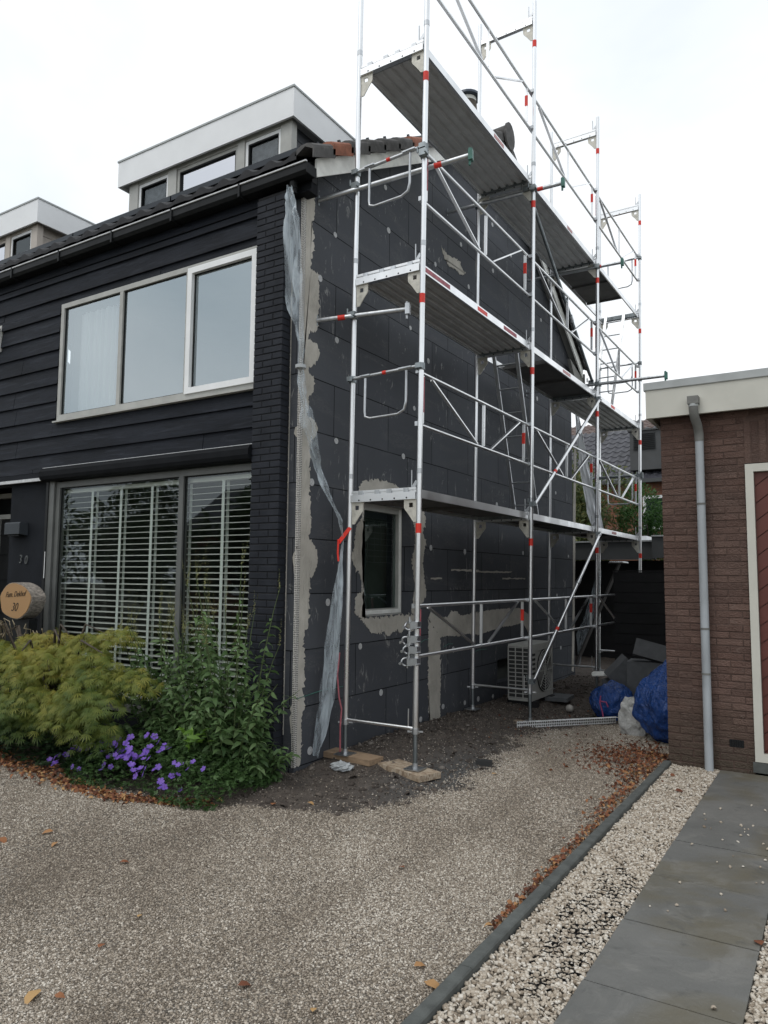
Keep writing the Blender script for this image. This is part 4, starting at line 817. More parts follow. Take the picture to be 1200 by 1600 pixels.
# ---------------------------------------------------------------- scaffold
ZL = [.40, 2.438, 4.475, 6.515, 8.533, 10.55]
def N(i, inn, z, dy=0, dx=0):
    zz = z-.4; yo = 2.675*i+dy; t = -.0068
    return Vector((-3.1647-.73*inn-math.sin(t)*yo+.0251*zz+dx, 5.6215+yo-.73*inn*math.sin(t)-.0192*zz, z))
SC = empty('scaffold', (-3.5, 5.6, 0), 'three-bay aluminium frame scaffold with ribbed decks and red bands standing along the graphite gable', 'scaffold')
def frame(i, k):
    """one frame: level k to k+1 (k = 0..4)"""
    z0, z1 = ZL[k], ZL[k+1]; m = MB()
    ztop = z1+.16
    if k == 3 and i >= 1: ztop = z1+.22
    for inn in (0, 1):
        m.tube([N(i, inn, z0+(.16 if k else 0)), N(i, inn, ztop)], .0242, 14)
    fo = m.build('frame', 'alu', SC)
    a, b = N(i, 1, z1-.035), N(i, 0, z1-.035); d = (b-a).normalized(); a2, b2 = a+d*.025, b-d*.025
    c = MB(); c.bar(a2, b2, .05, .065); c.bar(a2+Vector((0, 0, .062)), b2+Vector((0, 0, .062)), .022, .022)
    c.bar(a2+Vector((0, 0, .03)), b2+Vector((0, 0, .03)), .004, .06); c.build('crossbar', 'alu', fo)
    for q in range(5): p = a2+(b2-a2)*(q+.7)/5.4; h = MB(); h.tube([p+Vector((0, -.026, -.018)), p+Vector((0, -.0255, -.018))], .008, 8); h.build('punched_hole', 'black_pl', fo)
    for inn, sg in ((0, -1), (1, 1)):
        p = N(i, inn, z1-.068); x0 = p.x+sg*.024; g = MB(); pl = [(0, 0), (.125, 0), (.125, -.075), (.085, -.125), (.03, -.20), (0, -.20)]; hole = (.03, -.035, .06, -.075); y = p.y
        # plate with a window: four pieces round it
        def quad(u0, u1, w0, w1): g.box(min(x0+sg*u0, x0+sg*u1), max(x0+sg*u0, x0+sg*u1), y-.004, y+.004, p.z+w1, p.z+w0)
        quad(0, .125, 0, -.03); quad(0, .035, -.03, -.07); quad(.075, .125, -.03, -.07)
        g.prism([(x0+sg*u, p.z+w) for u, w in ((0, -.07), (.125, -.07), (.118, -.085), (.08, -.13), (.03, -.20), (0, -.20))], 'y', y-.004, y+.004)
        gg = g.build('bracket', 'cast', fo)
    pn = MB(); p = N(i, 0, z1+.02, dx=-.075); pn.tube([p, p+Vector((0, 0, .17))], .006, 6); pn.bar(p, N(i, 0, z1+.09, dx=-.022), .01, .03); pn.build('toe_board_pin', 'galv', fo)
    p = N(i, 0, z1-.33); r_ = MB(); r_.tube([N(i, 0, z1-.365), N(i, 0, z1-.280)], .0255, 14, False); r_.build('red_band', 'red', fo)
    if k: 
        for inn in (0, 1): MB().tube([N(i, inn, z0+.155), N(i, inn, z0+.20)], .0262, 14).build('joint_collar', 'galv', fo)
    else:
        s = MB(); s.tube([N(i, 1, z0), N(i, 0, z0)], .014, 8); s.tube([N(i, 0, z0, dx=-.07), N(i, 0, z0+.16, dx=-.07)], .006, 6); s.build('bottom_rail', 'alu', fo)
    return fo
for i in range(4):
    for k in range(5 if i == 0 else 4): frame(i, k)
# screw jacks
for i in range(4):
    for inn in (0, 1):
        p = N(i, inn, .4); zb_ = float(gz(p.x, p.y))+(.05 if i == 0 else .03); j = MB(); j.tube([(p.x, p.y, zb_+.01), (p.x, p.y, .42)], .017, 10)
        zz = zb_+.03
        while zz < .36: j.tube([(p.x, p.y, zz), (p.x, p.y, zz+.006)], .0205, 10); zz += .013
        jo = j.build('base_jack', 'dsteel', SC); b = MB(); b.box(p.x-.075, p.x+.075, p.y-.075, p.y+.075, zb_, zb_+.008); b.tube([(p.x, p.y, zb_+.008), (p.x, p.y, zb_+.05)], .026, 10); b.build('foot_plate', 'galv', jo)
        b = MB(); b.tube([(p.x, p.y, .355), (p.x, p.y, .40)], .031, 12); b.bar((p.x-.06, p.y-.03, .375), (p.x+.06, p.y+.03, .375), .014, .014); b.build('jack_nut', 'galv', jo)
# decks
def deck(i, k, kind='rib', hatch=None, marks=()):
    a = N(i, 1, ZL[k+1]-.005, dx=.05); b = N(i, 0, ZL[k+1]-.005, dx=-.05); c = N(i+1, 1, ZL[k+1]-.005, dx=.05); d = N(i+1, 0, ZL[k+1]-.005, dx=-.05)
    y0, y1 = a.y+.03, c.y-.03
    def X(u, y): t = (y-a.y)/(c.y-a.y); xa = a.x+(c.x-a.x)*t; xb_ = b.x+(d.x-b.x)*t; return xa+(xb_-xa)*u
    z = ZL[k+1]
    def strip(m, prof, ya, yb2):
        n = len(prof); vs = [(X(u, ya), ya, z+w) for u, w in prof]+[(X(u, yb2), yb2, z+w) for u, w in prof]
        m.add(vs, [tuple(range(n-1, -1, -1)), tuple(range(n, 2*n))]+[(q, (q+1) % n, n+(q+1) % n, n+q) for q in range(n)])
    m = MB()
    if kind == 'rib':
        lo = [(0.02, -.035)]; ng = 6
        for g in range(ng):
            u = .02+.96*(g+.5)/ng; lo += [(u-.036, -.035), (u-.020, -.008), (u+.020, -.008), (u+.036, -.035)]
        lo += [(.98, -.035)]
        strip(m, lo+[(.98, .022), (.02, .022)], y0+.03, y1-.03); do = m.build('deck', 'deckm', SC)
    else:
        ha, hb_ = hatch
        strip(m, [(.03, -.006), (.97, -.006), (.97, .016), (.03, .016)], ha*(y1-y0)+y0, hb_*(y1-y0)+y0); do = m.build('deck', 'ply', SC)
        s = MB()
        for f in np.linspace(ha, hb_, 3): yy = y0+(y1-y0)*f; s.bar((X(.03, yy), yy, z-.022), (X(.97, yy), yy, z-.022), .03, .03)
        s.build('deck_batten', 'ply', do)
    s = MB()
    strip(s, [(-.012, -.045), (.019, -.045), (.019, .030), (-.012, .030)], y0, y1); s.build('side_rail', 'alu', do); s = MB(); strip(s, [(.981, -.045), (1.012, -.045), (1.012, .030), (.981, .030)], y0, y1); s.build('side_rail', 'alu', do)
    for ya, yb2 in ((y0, y0+.028), (y1-.028, y1)): s = MB(); strip(s, [(0.02, -.045), (.98, -.045), (.98, .02), (.02, .02)], ya, yb2); s.build('end_profile', 'dsteel', do)
    s = MB()
    for u in (.12, .4, .6, .88):
        for yy, e in ((y0, -1), (y1, 1)): s.box(X(u, yy)-.025, X(u, yy)+.025, min(yy, yy+e*.05), max(yy, yy+e*.05), z-.02, z+.034)
    s.build('deck_hook', 'galv', do)
    for (fa, fb, mt) in marks:
        s = MB(); ya, yb2 = y0+(y1-y0)*fa, y0+(y1-y0)*fb; strip(s, [(1.0125, -.028), (1.0155, -.028), (1.0155, .014), (1.0125, .014)], ya, yb2); s.build('rail_marking', mt, do)
    return do
deck(0, 2, marks=((.60, .70, 'palered'),)); deck(1, 2, marks=((.52, .60, 'palered'),)); deck(2, 2, 'ply', (0, .62))
deck(0, 1, marks=((.03, .22, 'fadered'), (.46, .55, 'red'), (.72, .86, 'fadered'))); deck(1, 1, 'ply', (.26, 1), ((.46, .58, 'palered'),)); deck(2, 1, marks=((.34, .42, 'red'),))
deck(0, 0, 'ply', (0, 1)); deck(1, 0, 'ply', (0, 1)); deck(2, 0, 'ply', (0, 1), ((.36, .46, 'palered'),))
# guardrail frames on the outer side
def guard(i, k, h0, h1, end=1.0):
    zb_ = ZL[k]; off = -.045
    P_ = lambda t, h: N(i, 0, zb_+h, dy=.02+t*(2.675-.04), dx=off)
    m = MB(); m.tube([P_(0, h0), P_(end, h0)], .0165, 12); m.tube([P_(0, h1), P_(end, h1)], .0165, 12); m.bar(P_(.035, h0+.02), P_(.035, h1-.02), .014, .030, (1, 0, 0)); m.bar(P_(.955, h0+.02), P_(.955, h1-.02), .014, .030, (1, 0, 0)); g = m.build('guardrail', 'alu', SC)
    def strut(a, b):
        m = MB(); m.bar(a, b, .014, .030, (1, 0, 0)); m.build('strut', 'alu', g)
    e = .02
    strut(P_(.53, h0+e), P_(.53, h1-e))
    strut(P_(.10, h1-e), P_(.47, h0+e)); strut(P_(.60, h0+e), P_(.90, h1-e))
    s = MB(); hm = h0+(h1-h0)*.6; s.bar(P_(.955, hm-.06), P_(.955, hm+.07), .018, .034, (1, 0, 0)); s.build('red_band', 'red', g)
    s = MB(); s.bar(P_(.035, h0+.12), P_(.035, h1-.03), .018, .034, (1, 0, 0)); s.build('faded_band', 'fadered', g)
    for h in (h0, h1):
        for t in (0.0, 1.0): MB().obox(P_(t, h)+Vector((.02, 0, 0)), (.03, 0, 0), (0, .022, 0), (0, 0, .02)).build('wedge_clip', 'galv', g)
for i in range(3):
    guard(i, 0, .60, 1.04); guard(i, 1, .60, 1.07); guard(i, 2, .60, 1.07); guard(i, 3, .63, 1.09)
# end guards with a hanging hoop
def endguard(i, z, tilt=0, h=.40):
    a, b = N(i, 1, z), N(i, 0, z+tilt); d = b-a; g = MB(); g.tube([a+d*.03+Vector((0, -.03, 0)), b-d*.03+Vector((0, -.03, 0))], .016, 10); go = g.build('end_guard', 'galv', SC)
    o = Vector((0, -.035, 0)); p = lambda t, w: a+d*t+o+Vector((0, 0, w)); r = .07
    pts = [p(.22, -.02), p(.215, -h+r), p(.225, -h+.02), p(.30, -h), p(.70, -h), p(.79, -h+.03), p(.815, -h+r+.03), p(.82, -.02)]
    m = MB(); m.tube(pts, .012, 10); m.build('hoop', 'galv', go)
    s = MB(); s.bar(p(.16, .003), p(.30, .003), .05, .012); s.bar(p(.72, .003), p(.90, .003), .05, .012); s.build('flattened_lug', 'galv', go)
    s = MB(); s.tube([p(.48, 0), p(.53, 0)], .0175, 10); s.build('red_band', 'red', go)
    s = MB()
    for q in (a, b): s.tube([q+Vector((0, 0, -.03)), q+Vector((0, 0, .03))], .034, 12); s.obox(q+Vector((0, -.04, 0)), (.03, 0, 0), (0, .02, 0), (0, 0, .022))
    s.build('coupler', 'dsteel', go)
endguard(0, 3.52, .02); endguard(0, 5.50, .03)
endguard(3, 7.55, 0, .5); endguard(3, 5.60, 0, .5); endguard(3, 3.55, 0, .5); endguard(3, 5.30, 0, .02)
# anchor tubes across the scaffold
def coupler_mesh(p):
    s = MB(); s.tube([p+Vector((0, 0, -.028)), p+Vector((0, 0, .028))], .037, 12); s.obox(p+Vector((.01, -.045, .0)), (.034, 0, 0), (0, .024, 0), (0, 0, .03)); s.tube([p+Vector((-.045, -.05, .01)), p+Vector((-.045, -.05, .07))], .009, 6); s.tube([p+Vector((.05, -.03, -.02)), p+Vector((.05, -.10, -.02))], .008, 6); return s
def anchor(a, b, cps, red=None, mat='galv', cap='galv', wall=True):
    a, b = Vector(a), Vector(b); m = MB(); m.tube([a, b], .0235, 12); ao = m.build('anchor_tube', mat, SC); d = (b-a).normalized()
    for p in cps: coupler_mesh(Vector(p)).build('coupler', 'dsteel', ao)
    if red is not None: q = a+(b-a)*red; s = MB(); s.tube([q-d*.035, q+d*.035], .0245, 12, False); s.build('red_band', 'red', ao)
    s = MB(); s.obox(b+d*.01, d*.02, d.cross(Vector((0, 0, 1)))*.03, (0, 0, .05)); s.tube([b+Vector((0, 0, -.09)), b+Vector((0, 0, .07))], .012, 8); s.build('end_clamp', cap, ao)
    if wall: s = MB(); s.tube([a, a-Vector((.06, 0, 0))], .010, 8); s.tube([a+Vector((0, 0, -.05)), a+Vector((0, 0, .05))], .010, 8); s.build('wall_hook', 'dsteel', ao)
def thru(i, z, yo, ax, bx, slope=0, zsl=0):
    """tube through the inner post of row i at height z, in direction x with a small yaw"""
    c = N(i, 1, z); f = lambda x: (x, c.y-.05+yo+(x-c.x)*slope, z+(x-c.x)*zsl); return f(ax), f(bx)
a_, b_ = thru(0, 4.11, 0, -4.12, -3.30, .33, .05); anchor(a_, b_, [N(0, 1, 4.12)], .28)
a_, b_ = thru(0, 5.32, 0, -4.12, -2.70, .25, .14); anchor(a_, b_, [N(0, 1, 5.36), N(0, 0, 5.46)], .80, cap='green_cl')
a_, b_ = thru(1, 6.36, 0, -4.12, -2.66, .1, .03); anchor(a_, b_, [N(1, 1, 6.36), N(1, 0, 6.38)], .82, 'galv', 'green_cl')
a_, b_ = thru(2, 6.40, 0, -4.12, -2.62, .05, .0); anchor(a_, b_, [N(2, 1, 6.40), N(2, 0, 6.40)], .78, 'galv', 'green_cl')
a_, b_ = thru(2, 4.60, 0, -4.12, -2.05, .03, .0); anchor(a_, b_, [N(2, 1, 4.6), N(2, 0, 4.6)], None, 'galv', 'green_cl')
a_, b_ = thru(3, 3.55, 0, -3.95, -3.0, .0, .0); anchor(a_, b_, [N(3, 0, 3.55)], None, 'dsteel', 'dsteel', False)

# long diagonal braces
def brace(pts, red=None, mat='galv'):
    a, b = Vector(pts[0]), Vector(pts[-1]); m = MB(); m.tube([a, b], .021, 12); bo = m.build('diagonal_brace', mat, SC); d = (b-a).normalized()
    s = MB(); q = a+(b-a)*.62; s.tube([q-d*.05, q+d*.05], .03, 12); s.build('telescopic_clamp', 'galv', bo)
    if red is not None: q = a+(b-a)*red; s = MB(); s.tube([q-d*.03, q+d*.03], .0225, 12, False); s.build('red_band', 'red', bo)
    for p in (a, b): coupler_mesh(p+Vector((-.03, .03, 0))).build('coupler', 'dsteel', bo)
o_ = .045
brace([N(1, 0, .50, dx=o_), N(2, 0, 2.36, dx=o_)], .30, 'alu')
brace([N(1, 0, 2.56, dx=o_), N(2, 0, 4.38, dx=o_)], .26, 'alu')
brace([N(1, 0, 6.40, dx=-.07), N(2, 0, 4.64, dx=-.07)], None, 'dsteel')
# ladders under the hatches
def ladder(top, bot, w=.30):
    top, bot = Vector(top), Vector(bot); lo = MB()
    for s_ in (-1, 1): lo.bar(top+Vector((s_*w/2, 0, 0)), bot+Vector((s_*w/2, 0, 0)), .022, .045, (1, 0, 0))
    l = lo.build('ladder', 'galv', SC); n = 7
    for k in range(n): p = top+(bot-top)*(k+.5)/n; MB().tube([p+Vector((-w/2, 0, 0)), p+Vector((w/2, 0, 0))], .012, 8).build('rung', 'galv', l)
ladder((-3.48, 8.42, 4.50), (-3.50, 9.15, 2.50)); ladder((-3.35, 13.32, 6.50), (-3.42, 12.55, 4.52), .32); 
# spare couplers clamped on the first post
for z in (1.17, 1.26, 1.38, 1.07):
    coupler_mesh(N(0, 0, z-.1)).build('coupler', 'galv', SC)
    s = MB(); p = N(0, 0, z-.1); 
    c_ = p+Vector((-.085+random.uniform(-.015, .03), -.035, random.uniform(-.02, .02))); a0 = random.uniform(0, 1.5)
    s.tube([c_+Vector((.034*math.cos(a0+t), .01*math.sin(t*2), .034*math.sin(a0+t))) for t in np.linspace(0, 4.9, 13)], .009, 8)
    s.tube([c_+Vector((.02, 0, -.05)), c_+Vector((.025, -.01, .055))], .007, 8); s.obox(c_+Vector((.045, 0, 0)), (.018, 0, 0), (0, .018, 0), (0, 0, .03)); s.tube([c_+Vector((-.03, -.02, -.01)), c_+Vector((-.03, -.045, -.012))], .013, 6); s.build('spare_coupler', 'galv', SC)

# ---- boards and rubbish round the feet
def plank(name, c, L_, w, h, rz, mat, label, cat, tilt=0):
    m = MB(); R_ = Matrix.Rotation(rz, 4, 'Z') @ Matrix.Rotation(tilt, 4, 'Y'); m.obox(c, R_ @ Vector((L_/2, 0, 0)), R_ @ Vector((0, w/2, 0)), R_ @ Vector((0, 0, h/2)))
    return tag(m.build(name, mat), label, cat)
pA, pB, pC = N(0, 1, .1), N(0, 0, 0), N(1, 0, 0)
plank('plank', (-3.88, 5.68, float(gz(-3.9, 5.65))+.022), .62, .2, .05, math.radians(-6), 'plank', 'thick raw timber board under the inner foot of the nearest scaffold frame', 'board')
plank('osb_board', (-3.25, 5.66, float(gz(-3.16, 5.62))+.018), .56, .24, .05, math.radians(-20), 'osb', 'pale chipboard offcut under the outer foot of the nearest scaffold frame', 'board')
plank('osb_board', (pC.x+.02, pC.y, float(gz(pC.x, pC.y))+.012), .42, .22, .03, math.radians(20), 'osb', 'dusty chipboard under the foot of the second scaffold frame', 'board')
plank('brick_offcut', (-2.83, 6.30, float(gz(-2.83, 6.3))+.02), .14, .07, .06, math.radians(15), 'acd', 'dark lump of brick on the soil edge beside the gravel', 'brick')
# crumpled foil by the board
import bmesh
def lump(name, c, rad, mat, label, cat, seed=1, sub=3, amp=.35, freq=2.2, sq=(1, 1, 1), parent=None, sharp=False, shape=None):
    from mathutils import noise as NZ
    bm = bmesh.new(); bmesh.ops.create_icosphere(bm, subdivisions=sub, radius=1)
    for v in bm.verts:
        p = v.co.normalized(); n = NZ.turbulence(p*freq+Vector((seed*7.1, 0, 0)), 4, sharp); q = p*(1+amp*(n-.4))
        if mat == 'bluebag': vd = NZ.voronoi(Vector((p.x*2.6, p.y*2.6, p.z*1.9))+Vector((seed, 0, 0)))[0]; vd2 = NZ.voronoi(Vector((p.x*6, p.y*6, p.z*4))+Vector((0, seed, 0)))[0]; q = q*(1+.08*min(.5, vd[1]-vd[0])+.035*min(.5, vd2[1]-vd2[0]))
        if shape: q = shape(q, p)
        v.co = Vector((q.x*rad[0], q.y*rad[1], q.z*rad[2]))
    me = bpy.data.meshes.new(name); bm.to_mesh(me); bm.free(); me.materials.append(M[mat] if isinstance(mat, str) else mat)
    me.polygons.foreach_set('use_smooth', [not sharp]*len(me.polygons))
    o = link(name, me, parent, c)
    if label: tag(o, label, cat)
    return o
lump('crumpled_wrapper', (-3.78, 5.42, float(gz(-3.78, 5.42))+.025), (.10, .07, .035), 'greytape', 'crumpled silver-blue wrapper on the soil just in front of the timber board', 'wrapper', 3, 3, .9, 3, sharp=True)
# ---- perforated bead lying on the ground
pf = MB(); a, b = Vector((-3.17, 7.95, .055)), Vector((-2.33, 8.92, .05)); pf.bar(a, b, .004, .075); pf.bar(a+Vector((.02, -.02, .036)), b+Vector((.02, -.02, .036)), .06, .003)
m_ = MT('perforated_plastic', .5); vo = m_.n('ShaderNodeTexVoronoi', voronoi_dimensions='2D', i_Scale=30, i_Randomness=.1); sp = m_.n('ShaderNodeSeparateXYZ'); m_.l(m_.coord(), sp.inputs[0]); cb = m_.n('ShaderNodeCombineXYZ'); m_.l(m_.math('ADD', sp.outputs[0], sp.outputs[1]), cb.inputs[0]); m_.l(sp.outputs[2], cb.inputs[1]); m_.l(cb.outputs[0], vo.inputs['Vector']); m_.base(m_.mix(m_.ramp(vo.outputs['Distance'], [(.30, 1.), (.38, 0.)]), (.88, .89, .89), (.06, .055, .05))); 
tag(pf.build('perforated_profile', m_.m), 'long white perforated plastic profile lying on the gravel towards the blue bags', 'profile')

# ---- plastic sheets
def ribbon(name, rows, label, cat, seed=0, nu=14, mat='poly', fold=.02, parent=None, bead=0):
    """rows: (left point, right point) from top to bottom"""
    R_ = random.Random(seed); P_ = [(Vector(a), Vector(b)) for a, b in rows]; V = []; per = 6; n = 0
    for i in range(len(P_)-1):
        for s in range(per if i < len(P_)-2 else per+1):
            t = s/per; a = P_[i][0].lerp(P_[i+1][0], t); b = P_[i][1].lerp(P_[i+1][1], t); w = (b-a).length; ph = (i+t)*.9
            for k in range(nu):
                u = k/(nu-1); q = a.lerp(b, u); off = fold*(math.sin(u*9+ph*1.3+seed)+.6*math.sin(u*17-ph*2.1)+.5*math.sin(ph*5+u*4))*min(1, w/.10)
                V.append(q+Vector((off*.4, -abs(off)*1.1, off*.2)))
            n += 1
    m = MB(); m.add(V, [(i*nu+k, i*nu+k+1, (i+1)*nu+k+1, (i+1)*nu+k) for i in range(n-1) for k in range(nu-1)], True); o = m.build(name, mat, parent)
    if label: tag(o, label, cat)
    return o
ps = empty('plastic_downpipe_sleeve', (-4.1, 5.3, 0), 'long clear plastic hose hung from the gutter outlet and tied to the inner scaffold post', 'plastic hose')
R0 = [((-4.175, 5.0, 5.24), (-4.11, 5.0, 5.22)), ((-4.195, 5.0, 5.1), (-4.07, 5.0, 5.08)), ((-4.19, 5.0, 4.92), (-4.03, 5.0, 4.90)), ((-4.185, 5.0, 4.45), (-3.985, 5.0, 4.42)), ((-4.12, 5.01, 4.08), (-3.975, 5.01, 4.06)), ((-4.05, 5.04, 3.78), (-3.975, 5.04, 3.77)), ((-4.11, 5.13, 3.57), (-4.04, 5.13, 3.56)),
      ((-4.10, 5.14, 3.31), (-4.0, 5.14, 3.29)), ((-4.06, 5.15, 3.07), (-3.92, 5.15, 3.05)), ((-4.04, 5.2, 2.86), (-3.92, 5.2, 2.86)), ((-4.07, 5.33, 2.68), (-3.98, 5.33, 2.67)), ((-3.98, 5.36, 2.46), (-3.90, 5.36, 2.44)), ((-3.87, 5.45, 2.22), (-3.83, 5.45, 2.20)), ((-3.90, 5.54, 2.05), (-3.875, 5.54, 2.05))]
ribbon('upper_sleeve', R0, None, None, 1, fold=.022, parent=ps)
R1 = [((-3.895, 5.54, 2.03), (-3.875, 5.54, 2.03)), ((-3.94, 5.5, 1.58), (-3.85, 5.5, 1.58)), ((-4.01, 5.5, 1.23), (-3.86, 5.5, 1.236)), ((-4.04, 5.48, .92), (-3.88, 5.48, .90)), ((-4.07, 5.47, .6), (-3.905, 5.47, .6)), ((-4.10, 5.45, .33), (-3.97, 5.45, .31)), ((-4.10, 5.42, .10), (-4.02, 5.42, .09))]
ribbon('lower_sleeve', R1, None, None, 2, fold=.016, parent=ps)
s = MB(); s.tube([(-4.075, 5.11, 3.555), (-4.075, 5.11, 3.585)], .05, 12); s.build('tape_band', 'greytape', ps)
rt = MB(); rt.bar((-3.915, 5.51, 2.0), (-3.83, 5.57, 2.14), .004, .045, (1, 0, 0)); rt.tube([(-3.91, 5.50, 2.03), (-3.915, 5.50, 1.9), (-3.905, 5.50, 1.83)], .010, 6)
tag(rt.build('red_tape_tie', 'red'), 'red tape tying the clear hose to the scaffold post', 'tape')
rt = MB(); rt.tube([(-3.93, 5.57, 1.0), (-3.945, 5.56, .8), (-3.93, 5.57, .6), (-3.90, 5.57, .5), (-3.905, 5.56, .35), (-3.91, 5.57, .12)], .008, 6)
tag(rt.build('red_tape_strip', M['fadered']), 'faded red tape hanging down the foot of the inner scaffold post', 'tape')
R2 = [((-4.13, 13.4, 4.75), (-4.08, 13.4, 4.80)), ((-4.11, 13.4, 4.4), (-4.02, 13.4, 4.45)), ((-4.07, 13.4, 3.70), (-3.90, 13.4, 3.75)), ((-3.99, 13.4, 3.2), (-3.77, 13.4, 3.25)), ((-3.93, 13.4, 2.9), (-3.70, 13.4, 2.9)), ((-3.80, 13.4, 2.47), (-3.63, 13.4, 2.46))]
MW = var('white_sheet', (.86, .89, .92), .04, 2, .5)
ribbon('plastic_sheet', R2, 'white plastic strip hanging from roof height beyond the far gable corner', 'plastic sheet', 5, fold=.02, mat=MW)
R3 = [((-3.72, 13.35, 2.0), (-3.70, 13.35, 2.0)), ((-3.80, 13.35, 1.7), (-3.69, 13.35, 1.72)), ((-3.90, 13.35, 1.38), (-3.72, 13.35, 1.38)), ((-4.02, 13.35, 1.0), (-3.82, 13.35, .98)), ((-4.14, 13.35, .7), (-3.95, 13.35, .7)), ((-4.14, 13.35, .4), (-4.07, 13.35, .4)), ((-4.13, 13.35, .08), (-4.10, 13.35, .1))]
ribbon('plastic_sheet', R3, 'crumpled clear plastic hanging low at the far gable corner', 'plastic sheet', 6, fold=.02)

# ---- air-conditioning outdoor unit
AC = empty('outdoor_unit', (-3.6, 9.55, .05), 'off-white heat pump unit with round fan grille standing on blocks by the gable', 'heat pump')
ax0, ax1, ay0, ay1, az0, az1 = -3.76, -3.45, 9.13, 9.98, .12, .835
b = MB(); b.box(ax0, ax1-.012, ay0+.013, ay1, az0, az1); b.build('casing', 'acw', AC)
b = MB(); n = 30; cy_, cz_ = 9.66, .47
ring = [(cy_+.27*math.cos(t), cz_+.27*math.sin(t)) for t in np.linspace(0, 2*math.pi, n+1)[:-1]]
b.box(ax1-.011, ax1, ay0+.013, 9.36, az0, az1); b.box(ax1-.011, ax1, 9.36, ay1, cz_+.28, az1); b.box(ax1-.011, ax1, 9.36, ay1, az0, cz_-.28); b.box(ax1-.011, ax1, 9.95, ay1, cz_-.28, cz_+.28); b.build('front_panel', 'acw', AC)
b = MB(); b.tube([(ax1-.010, cy_, cz_), (ax1-.004, cy_, cz_)], .285, 36); b.build('fan_recess', 'acd', AC)
b = MB()
for rr in (.27, .235, .20, .165, .13, .095, .06): b.tube([(ax1+.006, cy_+rr*math.cos(t), cz_+rr*math.sin(t)) for t in np.linspace(0, 2*math.pi, 33)], .004, 5, False)
for k in range(8): t = k*math.pi/4; b.tube([(ax1+.008, cy_, cz_), (ax1+.008, cy_+.28*math.cos(t), cz_+.28*math.sin(t))], .005, 5)
b.build('fan_grille', 'acw', AC)
b = MB(); b.tube([(ax1+.010, cy_, cz_), (ax1+.013, cy_, cz_)], .05, 16); b.build('fan_boss', 'acw', AC)
b = MB(); b.box(ax0+.01, ax1-.03, ay0+.009, ay0+.012, az0+.03, az1-.03); b.build('coil', 'acd', AC)
b = MB()
for k in range(13): z = az0+.035+k*.053; b.box(ax0, ax1-.013, ay0-.004, ay0+.006, z, z+.010)
for x in (ax0+.002, ax0+.10, ax0+.20, ax1-.03): b.box(x, x+.010, ay0-.007, ay0+.0065, az0+.02, az1-.02)
b.build('side_grille', 'acw', AC)
b = MB()
for k in range(5): b.box(ax1+.0005, ax1+.002, 9.17, 9.30, .45+k*.06, .48+k*.06)
b.build('name_label', 'acd', AC)
b = MB(); b.box(-3.80, -3.40, 9.2, 9.3, .0, .119); b.box(-3.80, -3.40, 9.8, 9.9, .0, .119); b.build('support_block', 'fence', AC)
lump('pale_stone', (-3.0, 9.3, .06), (.055, .055, .05), var('pale_stone', (.35, .33, .30), .2, 20, .8), 'pale round stone on the soil right of the heat pump', 'stone', 4, 2, .15)
plank('dark_slab', (-3.35, 9.95, .08), .30, .42, .05, .1, 'foam', 'dark flat slab lying beside the heat pump blocks', 'slab')

# ---- rubbish by the garage
def bagshape(q, p):
    # gathered neck at the top with pleats
    a = math.atan2(p.y, p.x); top = max(0, p.z); pl = 1+.035*math.sin(a*17+3*math.sin(a*3)+p.z*2)*(.3+top)+.02*math.sin(a*31+p.z*9)
    s_ = (1-.35*top**3)*pl; z = max(q.z, -.72)
    return Vector((q.x*s_, q.y*s_, z))
B1 = lump('blue_bag', (-2.45, 9.25, .20), (.27, .27, .27), 'bluebag', 'round blue rubble bag closed with a pink drawstring left of the white sack', 'bag', 2, 5, .16, 1.3, shape=bagshape)
st = MB(); st.tube([(-2.52, 8.985, .30), (-2.525, 8.965, .22), (-2.50, 8.97, .12), (-2.48, 8.95, .03)], .008, 6); st.tube([(-2.53, 8.97, .24), (-2.45, 8.96, .235), (-2.43, 8.965, .18)], .008, 6); st.build('drawstring', var('pink_string', (.35, .06, .16), .2, 20, .6), B1, (-2.5, 8.97, .2))
def bagshape2(q, p):
    a = math.atan2(p.y, p.x); top = max(0, p.z); pl = 1+.03*math.sin(a*15+2*math.sin(a*4)+p.z*4)+.02*math.sin(a*29-p.z*11); s_ = (1-.62*top**1.3)*pl*(1+.12*max(0, -p.z)); return Vector((q.x*s_+.18*top*top, q.y*s_, max(q.z, -.86)))
lump('blue_bag', (-1.60, 8.28, .42), (.34, .36, .49), 'bluebag', 'tall slumped blue rubble bag leaning on the garage corner', 'bag', 5, 5, .2, 1.2, shape=bagshape2)
def sack(q, p):
    sx = lambda v: math.copysign(abs(v)**.55, v)
    w = .05*math.sin(p.z*9+p.x*5)+.04*math.sin(p.x*13-p.z*7)
    return Vector((sx(q.x)*(1+w)*(1-.12*p.z), sx(q.y)*(1+w), max(-.8, sx(q.z)*.86+.08*math.sin(p.x*7)*(p.z > .3))))
lump('white_sack', (-2.02, 8.45, .18), (.14, .11, .25), 'whitebag', 'crumpled white sack squeezed between the two blue bags', 'sack', 9, 5, .30, 1.6, shape=sack, sharp=False)
def chunk(c, s, rot, label):
    m = MB(); R_ = Matrix.Rotation(rot[0], 4, 'Z') @ Matrix.Rotation(rot[1], 4, 'Y') @ Matrix.Rotation(rot[2], 4, 'X'); m.obox(c, R_ @ Vector((s[0]/2, 0, 0)), R_ @ Vector((0, s[1]/2, 0)), R_ @ Vector((0, 0, s[2]/2))); return tag(m.build('foam_offcut', 'foam'), label, 'foam block', 'grey foam offcuts behind the bags')
chunk((-2.05, 9.6, .80), (.42, .25, .20), (.2, .25, -.2), 'topmost grey foam offcut on the heap behind the big blue bag')
